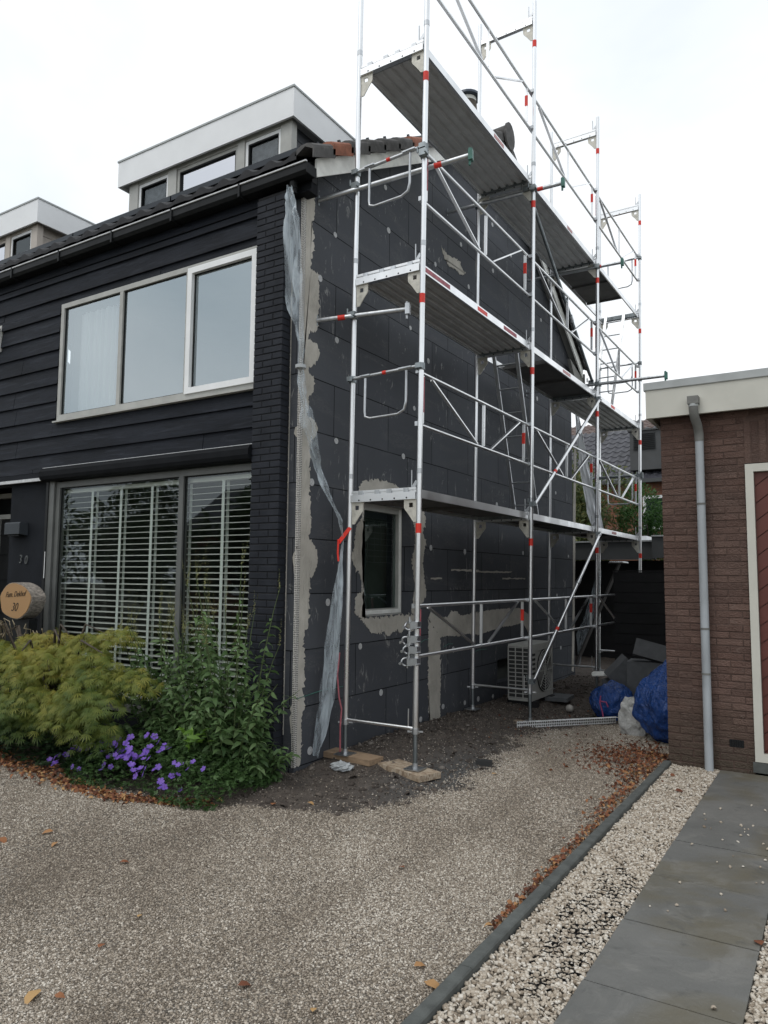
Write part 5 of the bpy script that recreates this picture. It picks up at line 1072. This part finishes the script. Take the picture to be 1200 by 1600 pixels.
chunk((-2.42, 9.75, .48), (.34, .3, .34), (.5, .75, .1), 'tilted grey foam block below the topmost offcut')
chunk((-2.55, 9.85, .20), (.30, .3, .38), (-.3, .2, .1), 'lowest dark foam block behind the tied blue bag')
chunk((-2.1, 9.7, .35), (.5, .4, .65), (.1, 0, 0), 'large foam slab upright at the back of the heap')
tr = MB(); tr.obox((-2.72, 9.9, .46), (.15, .03, .01), (-.01, .08, 0), (0, -.0, .014)); tr.obox((-2.75, 9.85, .44), (.11, .02, .01), (-.01, .05, 0), (0, 0, .010)); tag(tr.build('white_tray', 'white_paint'), 'white plastic tray lid resting against the foam blocks', 'tray')

# ---------------------------------------------------------------- garage on the right
G = empty('garage', (-.5, 7.3, 0), 'brown painted brick garage with cream roof edge at the right', 'garage')
GX, GY = -1.43, 7.29
tone = []; gm = MB(); DH = (-.715, .55, -.1, 2.73); LT = (-.715, .55, 2.73, 3.12); VT = (-.915, -.80, .22, .285)
brickwall(gm, None, GX, .6, -.02, 3.26, GY, .03, holes=(DH, LT, VT), tone=tone, jit=.003, ch=.0035)
x = LT[0]
while x < .5:
    for (z0, z1) in ((2.735, 3.115),):
        j = random.uniform(-.003, .003); c = .005; v = [(x+c, GY+j, z0+c), (x+.054-c, GY+j, z0+c), (x+.054-c, GY-j, z1-c), (x+c, GY-j, z1-c), (x, GY+c, z0), (x+.054, GY+c, z0), (x+.054, GY+c, z1), (x, GY+c, z1)]
        gm.add(v, [(0, 1, 2, 3), (0, 4, 5, 1), (1, 5, 6, 2), (2, 6, 7, 3), (3, 7, 4, 0)]); tone += [random.random()]*8
    x += .0625
go = gm.build('brick_facing', 'gbrick', G); at = go.data.attributes.new('tone', 'FLOAT', 'POINT'); at.data.foreach_set('value', tone)
gb_ = MB(); gb_.box(GX+.003, DH[0]-.004, GY+.006, GY+.12, -.1, 3.26); gb_.box(DH[0]-.004, .6, GY+.006, GY+.12, 2.735, 3.26); gb_.box(.55, 3.0, GY+.009, GY+.12, -.1, 2.735); gb_.build('mortar', 'gjoint', G)
gs_ = MB(); gs_.box(GX+.002, GX+.12, GY+.121, 12.4, -.1, 3.26); gs_.box(GX, 3.0, 12.4, 12.5, -.1, 3.26); gs_.box(2.9, 3.0, GY+.121, 12.4, -.1, 3.26); gs_.build('side_wall', 'gwall', G)
gr = MB(); gr.box(-1.53, 3.1, 7.15, 7.19, 3.205, 3.475); gr.box(-1.53, -1.49, 7.191, 12.6, 3.205, 3.475); g4 = gr.build('roof_fascia', 'creamf', G)
gr = MB(); gr.prism([(7.135, 3.545), (7.135, 3.476), (7.142, 3.470), (7.30, 3.476), (7.30, 3.545)], 'x', -1.545, 3.1); gr.box(-1.545, -1.40, 7.301, 12.6, 3.476, 3.545); gr.build('roof_coping', 'coping', G)
MB().box(-1.399, 3.1, 7.301, 12.6, 3.47, 3.52).build('roof_felt', 'felt', G)
gr = MB(); gr.box(-1.489, 3.1, 7.191, 7.288, 3.225, 3.24); gr.box(-1.489, GX-.001, 7.289, 12.6, 3.225, 3.24); gr.build('soffit', 'chim', G)
df = MB(); df.box(-.712, -.645, 7.27, 7.36, .12, 2.725); df.box(-.645, .5, 7.27, 7.36, 2.655, 2.725); df.box(-.645, .5, 7.27, 7.36, .12, .19); dfo = df.build('door_frame', 'creamf', G)
dr = MB(); dr.box(-.643, .498, 7.335, 7.36, .19, 2.655); do_ = dr.build('door', 'door', G)
pl = MB()
def clip(poly, x0, z0, z1, x1):
    def cut(P_, f):
        out = []
        for i in range(len(P_)):
            a, b = P_[i], P_[(i+1) % len(P_)]; fa, fb = f(a), f(b)
            if fa >= 0: out.append(a)
            if (fa >= 0) != (fb >= 0): t = fa/(fa-fb); out.append((a[0]+(b[0]-a[0])*t, a[1]+(b[1]-a[1])*t))
        return out
    for f in (lambda p: p[0]-x0, lambda p: x1-p[0], lambda p: p[1]-z0, lambda p: z1-p[1]):
        poly = cut(poly, f)
        if len(poly) < 3: return None
    return poly
k = -8
while k < 24:
    zb0 = .19+k*.155; sl = .78; q = clip([(-.66, zb0), (.52, zb0+1.18*sl), (.52, zb0+1.18*sl+.143), (-.66, zb0+.143)], -.642, .195, 2.65, .497)
    if q: pl.prism(q, 'y', 7.318, 7.3345)
    k += 1
pl.build('door_boards', 'door', do_)
st = MB(); st.box(-.73, .6, 7.262, 7.38, .03, .115); st.build('doorstep', 'kerb', G)
vn = MB(); vn.box(-.915, -.80, 7.2905, 7.2942, .22, .285)
for k in range(6): vn.box(-.912+k*.019, -.912+k*.019+.006, 7.284, 7.2904, .225, .28)
vn.build('air_vent', 'black_pl', G)
dp = MB(); dp.tube([(-1.078, 7.225, -.01), (-1.078, 7.225, 2.98)], .037, 20); dpo = dp.build('downpipe', 'pipe', G)
dp = MB(); dp.tube([(-1.078, 7.225, 2.96), (-1.078, 7.223, 3.02), (-1.083, 7.19, 3.10), (-1.095, 7.13, 3.16), (-1.10, 7.105, 3.22), (-1.10, 7.10, 3.28)], .0405, 18); dp.build('elbow', 'pipe2', dpo)
dp = MB(); dp.box(-1.147, -1.053, 7.06, 7.148, 3.285, 3.355); dp.build('rain_hopper', 'pipe2', dpo)
dp = MB(); dp.tube([(-1.10, 7.10, 3.262), (-1.10, 7.10, 3.2845)], .042, 18); dp.build('collar', 'coping', dpo)
for z in (.84, 2.37, 1.24):
    dp = MB(); dp.tube([(-1.078, 7.225, z), (-1.078, 7.225, z+.018)], .0405, 18); dp.box(-1.09, -1.066, 7.25, 7.29, z, z+.018); dp.build('pipe_clip', 'pipe2', dpo)

# ---------------------------------------------------------------- behind the house
sh = empty('garden_shed', (-3.8, 15.5, 0), 'low anthracite shed with flat felt roof behind the black fence', 'shed')
m = MB(); m.box(-6.5, -3.2, 15.5, 15.6, 2.10, 2.46); m.box(-3.2, -.5, 15.2, 15.3, 2.12, 2.54); m.build('roof_edge', 'anth', sh)
m = MB(); m.box(-6.5, -3.21, 15.44, 18, 2.461, 2.49); m.box(-3.2, -.5, 15.16, 18, 2.541, 2.57); m.build('roof_trim', 'coping', sh)
m = MB(); m.box(-6.5, -.5, 16.3, 16.4, -.1, 2.1); m.box(-5.2, -5.1, 15.5, 16.3, -.1, 2.1); m.build('wall', 'fence', sh)
m = MB(); m.box(-4.05, -3.45, 15.9, 16.6, 2.491, 2.60); m.build('rooflight', 'fascia', sh)
fe = empty('black_fence', (-2.3, 12.1, 0), 'tall black board fence between the gable passage and the garage', 'fence')
m = MB()
for k in range(11): m.box(-3.15, -1.45, 12.08, 12.11, .02+k*.163, .02+k*.163+.155)
m.box(-3.14, -1.45, 12.111, 12.125, 0, 1.80); m.build('boards', 'fence', fe); m = MB()
for x in (-3.14, -2.3, -1.52): m.box(x, x+.07, 12.126, 12.19, -.05, 1.80)
m.build('post', 'fence', fe); MB().box(-3.17, -1.44, 12.07, 12.13, 1.815, 1.835).build('cap_rail', 'fence', fe)
MG = var('weathered_grey_plank', (.075, .072, .07), .25, 8, .8)
m = MB(); m.bar((-4.18, 13.3, .12), (-3.36, 13.3, 1.97), .03, .17, (0, 1, 0)); lb = m.build('leaning_plank', MG); tag(lb, 'dark grey plank leaning diagonally against the fence end', 'plank')
m = MB(); cr_ = [( -3.50+k*.018, 1.99+.016*(k % 2)) for k in range(15)]
m.prism(cr_+[(x, z-.012) for x, z in reversed(cr_)], 'y', 13.12, 13.5); cs = m.build('corrugated_sheet', 'fascia'); tag(cs, 'small corrugated sheet resting on top of the leaning plank', 'sheet')
# background house
BG = empty('background_house', (-6, 26, 0), 'brick house with dark tiled roofs and a louvred dormer beyond the gardens', 'house')
m = MB(); m.box(-12, -1, 26, 26.2, -.1, 5.05); m.build('brick_wall', 'obrick', BG)
pantiles(-12, -1.0, 25.7, 29.2, lambda y: 5.05+(y-25.7)*.72, 'roof', 'btile', BG, .30, .03, .32)
pantiles(-15, -.5, 28.5, 32.5, lambda y: 6.4+(y-28.5)*.55, 'upper_roof', 'btile2', BG, .28, .03, .32)
MB().box(-12, -1, 25.6, 25.75, 4.98, 5.10).build('gutter', 'anth', BG)
d = MB(); d.box(-6.10, -5.0, 25.9, 28, 5.45, 6.80); d_ = d.build('louvre_dormer', M['anth'], BG)
m = MB()
for k in range(9): m.prism([(25.885, 6.18+k*.065), (25.85, 6.165+k*.065), (25.85, 6.155+k*.065), (25.885, 6.165+k*.065)], 'x', -5.98, -5.25)
m.build('louvre', 'black_pl', d_); MB().box(-6.16, -4.94, 25.83, 28, 6.801, 6.86).build('dormer_roof', 'anth', d_)
MB().box(-4.99, -4.90, 25.95, 26.6, 5.9, 6.6).build('dormer_trim', 'fascia', d_)
m = MB(); x0, x1, z0, z1 = -5.72, -4.2, 3.4, 4.55; m.box(x0, x1, 25.93, 25.99, z1-.1, z1); m.box(x0, x0+.1, 25.93, 25.99, z0, z1-.1); m.box(x0+.1, x1, 25.93, 25.99, z0, z0+.1); m.box(-4.9, -4.82, 25.93, 25.99, z0+.1, z1-.1); w_ = m.build('window', 'whitef', BG); MB().box(x0+.1, x1, 25.96, 25.98, z0+.1, z1-.1).build('pane', 'bglass', w_)
MB().tube([(-6.72, 30.2, 7.2), (-6.72, 30.2, 8.0)], .16, 12).build('chimney_pot', 'anth', BG)

# ---------------------------------------------------------------- plants
def dirs_to_mats(D, roll_):
    """rotation matrices whose x axis is D and z as upward as possible, rolled"""
    D = D/np.linalg.norm(D, axis=1, keepdims=True); up = np.array([0, 0, 1.])+rng.normal(0, .25, D.shape); y = np.cross(up, D); y /= np.linalg.norm(y, axis=1, keepdims=True); z = np.cross(D, y)
    c, s = np.cos(roll_)[:, None], np.sin(roll_)[:, None]; y2 = y*c+z*s; z2 = z*c-y*s; return np.stack([D, y2, z2], -1)
def leaves(name, tpl, P, D, size, tone, mat, parent=None, origin=(0, 0, 0), rollsd=.5):
    n = len(P); V, Fc, T = instances(tpl[0], tpl[1], P, dirs_to_mats(D, rng.normal(0, rollsd, n)), size, tone); return npmesh(name, V, Fc, mat, T, parent, origin)
LT_ = (LEAF[0]*np.array([1, 1.0, 1]), LEAF_T); LTP = (LEAF[0]*np.array([1, 1.15, 2.6]), LEAF_T)
def crown(c, r, n, seed=0, lobes=7, hollow=.45):
    """points in an uneven crown built of lobes; returns positions and outward directions and depth"""
    g = np.random.default_rng(seed); C = np.array(c)+g.normal(0, .42, (lobes, 3))*np.array(r); R_ = g.uniform(.38, .62, lobes); k = g.integers(0, lobes, n)
    d = g.normal(0, 1, (n, 3)); d /= np.linalg.norm(d, axis=1, keepdims=True); rad = g.uniform(hollow, 1, n)**.6
    P = C[k]+d*rad[:, None]*R_[k][:, None]*np.array(r); return P, d, rad
# Japanese maple: cascading pads
mp_ = empty('japanese_maple', (-6.5, 4.35, 0), 'spreading cut-leaf maple with yellow-green foliage below the number log', 'maple')
pads = []; g = np.random.default_rng(3)
def mtop(x): return np.interp(x, [-9, -7.6, -6.9, -6.0, -5.5, -5.1], [1.0, 1.06, 1.10, 1.22, 1.26, .95])
for k in range(120):
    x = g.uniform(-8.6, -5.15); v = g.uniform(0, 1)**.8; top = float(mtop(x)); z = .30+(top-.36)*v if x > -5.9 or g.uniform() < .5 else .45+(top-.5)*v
    y = 3.98+.42*v**1.6+g.normal(0, .04)+(.12 if z < .5 else 0); rx, ry = g.uniform(.14, .30), g.uniform(.12, .22); n = int(95*rx*ry/.04)
    t = g.uniform(0, 2*math.pi, n); q = np.sqrt(g.uniform(0, 1, n)); px = x+rx*q*np.cos(t); py = y+ry*q*np.sin(t)
    pz = z+.05*(1-q**2)-.09*q**3+g.normal(0, .012, n)-.35*np.clip(-.0+(3.95-py), 0, 1)
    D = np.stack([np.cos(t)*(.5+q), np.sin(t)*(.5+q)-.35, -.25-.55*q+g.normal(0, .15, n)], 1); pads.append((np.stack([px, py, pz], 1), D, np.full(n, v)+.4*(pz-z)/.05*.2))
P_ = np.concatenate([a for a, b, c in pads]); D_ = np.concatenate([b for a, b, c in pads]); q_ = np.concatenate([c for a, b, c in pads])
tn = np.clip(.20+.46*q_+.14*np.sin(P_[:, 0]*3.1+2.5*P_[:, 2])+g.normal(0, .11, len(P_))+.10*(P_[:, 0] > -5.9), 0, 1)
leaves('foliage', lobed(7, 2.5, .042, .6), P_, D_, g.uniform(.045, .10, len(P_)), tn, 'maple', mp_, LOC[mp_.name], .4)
m = MB()
for k in range(34):
    a = random.uniform(0, 6.28); e = Vector((-6.6+math.cos(a)*random.uniform(.5, 1.5), 4.25+math.sin(a)*.3, random.uniform(.45, 1.15))); m.tube([(-6.6, 4.4, 0), (-6.6+(e.x+6.6)*.3, 4.4, .5), ((e.x*2-6.6)/3, (e.y*2+4.4)/3, e.z+.08), e], [.03, .02, .012, .005], 6)
m.build('branches', 'bark', mp_)
# dry seed heads above the maple under the log
m = MB()
for k in range(26):
    x = random.uniform(-7.6, -6.7); z = random.uniform(1.08, 1.24); m.tube([(x, 4.5, z-.15), (x+random.uniform(-.05, .08), 4.45, z), (x+random.uniform(0, .18), 4.4, z+random.uniform(-.05, .02))], .004, 5)
m.build('dry_twigs', 'drystem', mp_)
# tall perennials with spikes
def perennial(c, rad, n, hts, label, seed, nl=40, spikes=True, lsize=(.085, .15)):
    g = np.random.default_rng(seed); root = empty('perennial_plant', (c[0], c[1], 0), label, 'plant', 'leafy perennials under the ground floor window'); stm = MB(); sp = MB(); LP, LD, LS, LTn = [], [], [], []; SP, SD, SS, SI, nsp = [], [], [], [], 0
    for k in range(n):
        a = g.uniform(0, 6.28); r_ = math.sqrt(g.uniform(0, 1)); bx, by = c[0]+rad[0]*r_*math.cos(a)*.5, c[1]+rad[1]*r_*math.sin(a)*.5; tall = spikes and g.uniform() < .42; h = (g.uniform(hts[0], hts[1]) if tall else g.uniform(.50, .80)*hts[0])*(1-.15*r_); lx, ly = rad[0]*r_*math.cos(a)*(.8 if tall else 1.25)+g.normal(0, .05), rad[1]*r_*math.sin(a)*.9-.08
        f = lambda t: np.array([bx+lx*t**1.6, by+ly*t**1.6, h*t-.1*r_*t**4])
        stm.tube([tuple(f(t)) for t in (0, .3, .6, .85, 1)], [.0055, .005, .0045, .0035, .002], 5, False)
        for j in range(nl):
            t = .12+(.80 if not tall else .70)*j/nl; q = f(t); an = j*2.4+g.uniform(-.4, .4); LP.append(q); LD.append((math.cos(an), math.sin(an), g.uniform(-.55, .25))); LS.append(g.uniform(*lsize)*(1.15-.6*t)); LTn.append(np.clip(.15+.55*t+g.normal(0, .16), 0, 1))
        if tall:
            for s_ in range(g.integers(1, 4)):
                o = f(.97); L_ = g.uniform(.16, .34); dx, dy = g.uniform(-.07, .07, 2)*(1 if s_ else .3); e = o+np.array([dx, dy, L_]); nsp += 1
                for q in np.linspace(0, 1, 40): p = o+(e-o)*q+np.array([dx*.4*q*(1-q), 0, 0]); SP.append(p); SD.append(g.normal(0, 1, 3)+np.array([0, 0, .8])); SS.append(.020*(1.1-.75*q)); SI.append(nsp)
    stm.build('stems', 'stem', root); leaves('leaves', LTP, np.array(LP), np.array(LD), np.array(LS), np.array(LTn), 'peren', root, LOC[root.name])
    SP, SD, SS, SI = map(np.array, (SP, SD, SS, SI))
    for q in range(1, nsp+1): k = SI == q; leaves('flower_spike', LT_, SP[k], SD[k], SS[k], g.uniform(0, 1, k.sum()), 'spike', root, LOC[root.name])
perennial((-4.40, 4.62), (.50, .28), 46, (1.40, 1.98), 'tallest spiky perennial in front of the black brick pier', 11)
perennial((-4.84, 4.60), (.46, .26), 32, (1.15, 1.62), 'bushy perennial under the mullion, between the maple and the tallest plant', 12)
perennial((-5.22, 4.66), (.36, .22), 18, (1.25, 1.60), 'thin perennial with bare spikes rising just behind the maple', 13, 30)
perennial((-4.14, 4.74), (.22, .22), 12, (.70, 1.10), 'low arching perennial spilling past the pier towards the corner bead', 14, 30, False)
# geranium with violet flowers
ge = empty('geranium', (-4.7, 4.15, 0), 'low mound of geranium with violet flowers at the gravel edge', 'geranium')
n = 7000; g = np.random.default_rng(21); x = g.uniform(-5.95, -3.92, n); y = g.uniform(3.86, 4.75, n); hh = .38*np.exp(-((x+4.85)/.95)**2)*(1-.55*((4.35-y)/.5).clip(-1, 1)**2)
hh = np.clip(hh+.03*np.sin(x*14+y*9)+.02*np.sin(x*29), .03, .5); edge = 3.90+.10*np.sin(x*5)+.32*np.clip((x+4.45), 0, 1)+.18*np.clip(-5.0-x, 0, 1); k = y > edge; x, y, hh = x[k], y[k], hh[k]; n = len(x)
z = hh*g.uniform(.35, 1.08, n)*np.clip((y-edge[k])/.12, .25, 1); P_ = np.stack([x, y, z], 1); D_ = g.normal(0, 1, (n, 3)); D_[:, 2] = g.uniform(-.3, .35, n)
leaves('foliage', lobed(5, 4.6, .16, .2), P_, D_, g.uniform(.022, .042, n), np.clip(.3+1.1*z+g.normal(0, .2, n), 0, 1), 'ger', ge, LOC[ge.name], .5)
fl = None; ft = fan(5, 1, .25)
for k in range(100):
    x = float(g.normal(-4.9, .34) if k % 2 else g.uniform(-5.9, -4.15)); y = float(g.uniform(3.84, 4.16)); hb2 = .40*math.exp(-((x+4.85)/.95)**2)*(1-.55*min(1, ((4.35-y)/.5)**2))
    if y < 3.97+.32*max(0, x+4.45)+.18*max(0, -5.0-x): y += .12
    z = float(gz(x, y))+hb2*min(1, max(.3, (y-3.88)/.15))*g.uniform(.75, 1.05)+.035
    if fl is None: fl = npmesh('flower', ft[0]*np.array([.027, .027, .027]), ft[1], 'petal', rng.uniform(0, 1, len(ft[0])), ge, (0, 0, 0)); o = fl
    else: o = fl.copy(); COL.objects.link(o)
    o.location = Vector((x, y, z))-LOC[ge.name]; o.rotation_euler = (random.uniform(.1, 1.25), random.uniform(-.6, .6), random.uniform(-.8, .8)); s_ = random.uniform(.75, 1.2); o.scale = (s_,)*3
# lime green hosta-like sprig
sp_ = 26; g = np.random.default_rng(4); P_ = np.array([-4.42, 4.25, .42])+g.normal(0, 1, (sp_, 3))*np.array([.09, .04, .035]); D_ = g.normal(0, 1, (sp_, 3)); D_[:, 2] = g.uniform(-.4, .3, sp_)
tag(leaves('lime_sprig', LT_, P_, D_, g.uniform(.07, .12, sp_), g.uniform(0, 1, sp_), 'lime', None, (-4.42, 4.25, .30)), 'bright lime-green sprig above the violet flowers', 'plant')
# dark ferny ground cover under the maple
n = 5200; g = np.random.default_rng(5); x = g.uniform(-9.5, -5.1, n); y = g.uniform(4.0, 4.7, n); z = g.uniform(0, .38, n)*(.5+.5*np.sin(x*5)**2); D_ = g.normal(0, 1, (n, 3)); D_[:, 2] = abs(D_[:, 2])*.6-.2
tag(leaves('ground_cover', LT_, np.stack([x, y, z], 1), D_, g.uniform(.05, .10, n), g.uniform(0, 1, n), 'fern'), kind='stuff')
# dead leaves: dense litter
def litter(name, n, fx, size=(.022, .05), tw=(0, 1)):
    g = np.random.default_rng(n); x, y = fx(g, n); z = gz(x, y)+g.uniform(.006, .030, n); D_ = g.normal(0, 1, (n, 3)); D_[:, 2] *= .25; return leaves(name, (LT_[0]*np.array([1, 2.0, 4.5])-np.array([.5, 0, 0]), LT_[1]), np.stack([x, y, z], 1), D_, g.uniform(*size, n), g.uniform(*tw, n), 'litter', rollsd=.45)
def bedline(g, n):
    t = g.uniform(0, 1, n); x = np.interp(t, [0, .3, .6, .8, 1], [-8.2, -6.6, -5.35, -4.7, -4.05]); y = np.interp(t, [0, .3, .6, .8, 1], [4.55, 4.02, 3.86, 3.80, 4.12]); return x+g.normal(0, .06, n), y+g.normal(.02, 1, n)*np.interp(t, [0, .8, 1], [.12, .05, .035])
def kerbline(g, n):
    y = 7.6-4.2*g.uniform(0, 1, n)**1.7; w = np.interp(y, [3.3, 5, 6.4, 7.2, 7.7], [.015, .04, .12, .20, .22]); return -1.49-np.abs(g.normal(0, 1, n))*w, y
def gardencorner(g, n): return g.normal(-1.85, .22, n), g.normal(7.35, .35, n)
tag(litter('bed_leaf_litter', 1500, bedline), kind='stuff'); tag(litter('kerb_leaf_litter', 900, kerbline, (.018, .045), (.0, .95)), kind='stuff'); tag(litter('corner_leaf_litter', 700, gardencorner, (.02, .045), (0, .6)), kind='stuff')
def sparse(g, n): return g.uniform(-3.6, -1.6, n), g.uniform(7.2, 12, n)
tag(litter('passage_leaf_litter', 160, sparse, (.02, .04), (0, .6)), kind='stuff')
# single leaves lying on the gravel
SL = [(-2.815, 1.90, 5.0, 'big pale yellow leaf at the bottom left corner of the driveway', 1.0, .060), (-2.72, 1.955, .5, 'small orange leaf just right of the big pale leaf', .6, .030), (-2.158, 2.414, 1, 'curled rust-brown leaf alone near the bottom middle', .3, .040), (-1.806, 2.417, 2, 'small yellow leaf nearest the bottom edge', 1, .026), (-2.246, 3.832, 3, 'orange-red leaf alone in the middle of the gravel', .45, .032), (-1.62, 2.93, 1, 'tan leaf next to the kerb, upper one of a pair', .85, .042), (-1.50, 2.82, 0, 'large tan leaf touching the kerb', .9, .055), (-3.02, 2.6, 2, 'pale yellow leaf left of centre on the gravel', 1, .026), (-4.57, 2.82, 0, 'long orange leaf at the left edge of the gravel', .65, .060), (-4.46, 3.06, 4, 'tan leaf right of the long orange leaf', .8, .050), (-4.235, 2.96, 5, 'yellow-orange leaf below the tan leaf', .85, .038), (-3.643, 3.013, 1, 'brick-orange curled leaf between bed and centre', .5, .038), (-3.43, 4.516, 0, 'pale leaf on the dark soil in front of the board', .95, .040), (-3.64, 4.34, 2, 'orange leaf where soil meets gravel near the corner', .6, .045), (-2.93, 2.31, 2, 'two-toned orange leaf low left of the pale yellow leaf', .55, .034), (-2.62, 6.05, 1, 'yellow leaf on the soil beside the dark brick lump', 1, .040), (-.40, 3.95, 2, 'brown leaf caught at the slab edge on the right', .35, .045), (-1.17, 6.35, .5, 'reddish leaf clump on the cream pebbles below the downpipe', .25, .05)]
for (x, y, a, lab, tnv, sz) in SL:
    z = float(gz(x, y))+.016 if x < -1.45 else .022; zt_ = .25*math.sin(a*3); V = (LT_[0]*np.array([1, 2.1, 2.6])-np.array([.5, 0, 0]))*sz*1.5; R_ = np.array(Matrix.Rotation(a, 3, 'Z') @ Matrix.Rotation(zt_, 3, 'X'))
    o = npmesh('fallen_leaf', V@R_.T+np.array([x, y, z]), LT_[1], 'litter', np.full(len(V), tnv), None, (x, y, z)); tag(o, lab, 'leaf', 'single leaves lying on the ground')
# shrubs and conifer behind
def bush(name, c, r, n, size, mat, label, cat, seed, lobes=9, trunk=.05, tpl=None, dn=-.1):
    root = empty(name, (c[0], c[1], 0), label, cat); P, d, rad = crown(c, r, n, seed, lobes); d = d+rng.normal(0, .6, d.shape)+np.array([0, 0, dn]); k = P[:, 2] > .1
    leaves('crown', tpl or LT_, P[k], d[k], rng.uniform(size[0], size[1], k.sum()), np.clip(rng.uniform(0, 1, k.sum())*.7+.3*(rad[k]), 0, 1), mat, root, LOC[root.name], .8)
    m = MB()
    for j in range(7): a = j*.9; m.tube([(c[0], c[1], 0), (c[0]+.12*r[0]*math.cos(a), c[1]+.12*r[1]*math.sin(a), c[2]*.5), (c[0]+.5*r[0]*math.cos(a), c[1]+.5*r[1]*math.sin(a), c[2]+.3*r[2]*math.sin(a*2))], [trunk, trunk*.6, trunk*.2], 6)
    m.build('trunk', 'bark', root)
bush('shrub', (-5.6, 18.6, 3.0), (1.7, 1.2, 1.6), 9000, (.10, .17), 'shrub', 'large olive-green shrub with reddish leaves behind the shed left of the conifer', 'shrub', 31, 12)
bush('shrub', (-6.6, 20.6, 4.0), (1.1, 1.0, 1.2), 3000, (.10, .17), 'shrub', 'taller thin shrub against the tiled roof beside the far gable corner', 'shrub', 33, 9)
bush('conifer', (-3.9, 19.0, 2.9), (1.0, .9, 1.15), 9000, (.06, .12), 'conif', 'bright green dense conifer behind the shed beside the garage', 'conifer', 32, 8, dn=.5)

# ---------------------------------------------------------------- across the street (seen only as reflections in the front windows)
OH = empty('opposite_house', (-21, -13, 0), 'brick house with a dark tiled roof across the street, mirrored in the ground floor window', 'house')
m = MB(); m.box(-25, -14, -14, -13, -.1, 3.6); m.build('brick_wall', 'obrick', OH)
m = MB(); m.prism([(-12.8, 3.5), (-12.8, 3.7), (-15.8, 5.9), (-18.8, 3.7), (-18.8, 3.5)], 'x', -25.3, -13.7); m.build('roof', 'btile', OH)
m = MB(); m.box(-22, -19.6, -12.98, -12.93, .9, 2.3); m.box(-18, -16.4, -12.98, -12.93, .9, 2.3); w_ = m.build('window', 'whitef', OH)
for k, (x, y, h) in enumerate(((-12, -7, 4.6), (-17.5, -9, 4.6), (-26, -10, 5.6), (-31.5, -9.5, 8.3), (-38, -12, 7), (-29, -15, 6.5))):
    bush('street_tree', (x, y, h*.55), (2.4, 2.0, h*.42), 3500, (.28, .46), 'streettree', ['small leafy tree nearest across the street', 'second small tree across the street before the brick house', 'tall tree left of the opposite house', 'broad tree farther along the street', 'tallest tree at the far end of the street', 'tree standing behind the others across the street'][k], 'tree', 60+k, 9, .16)
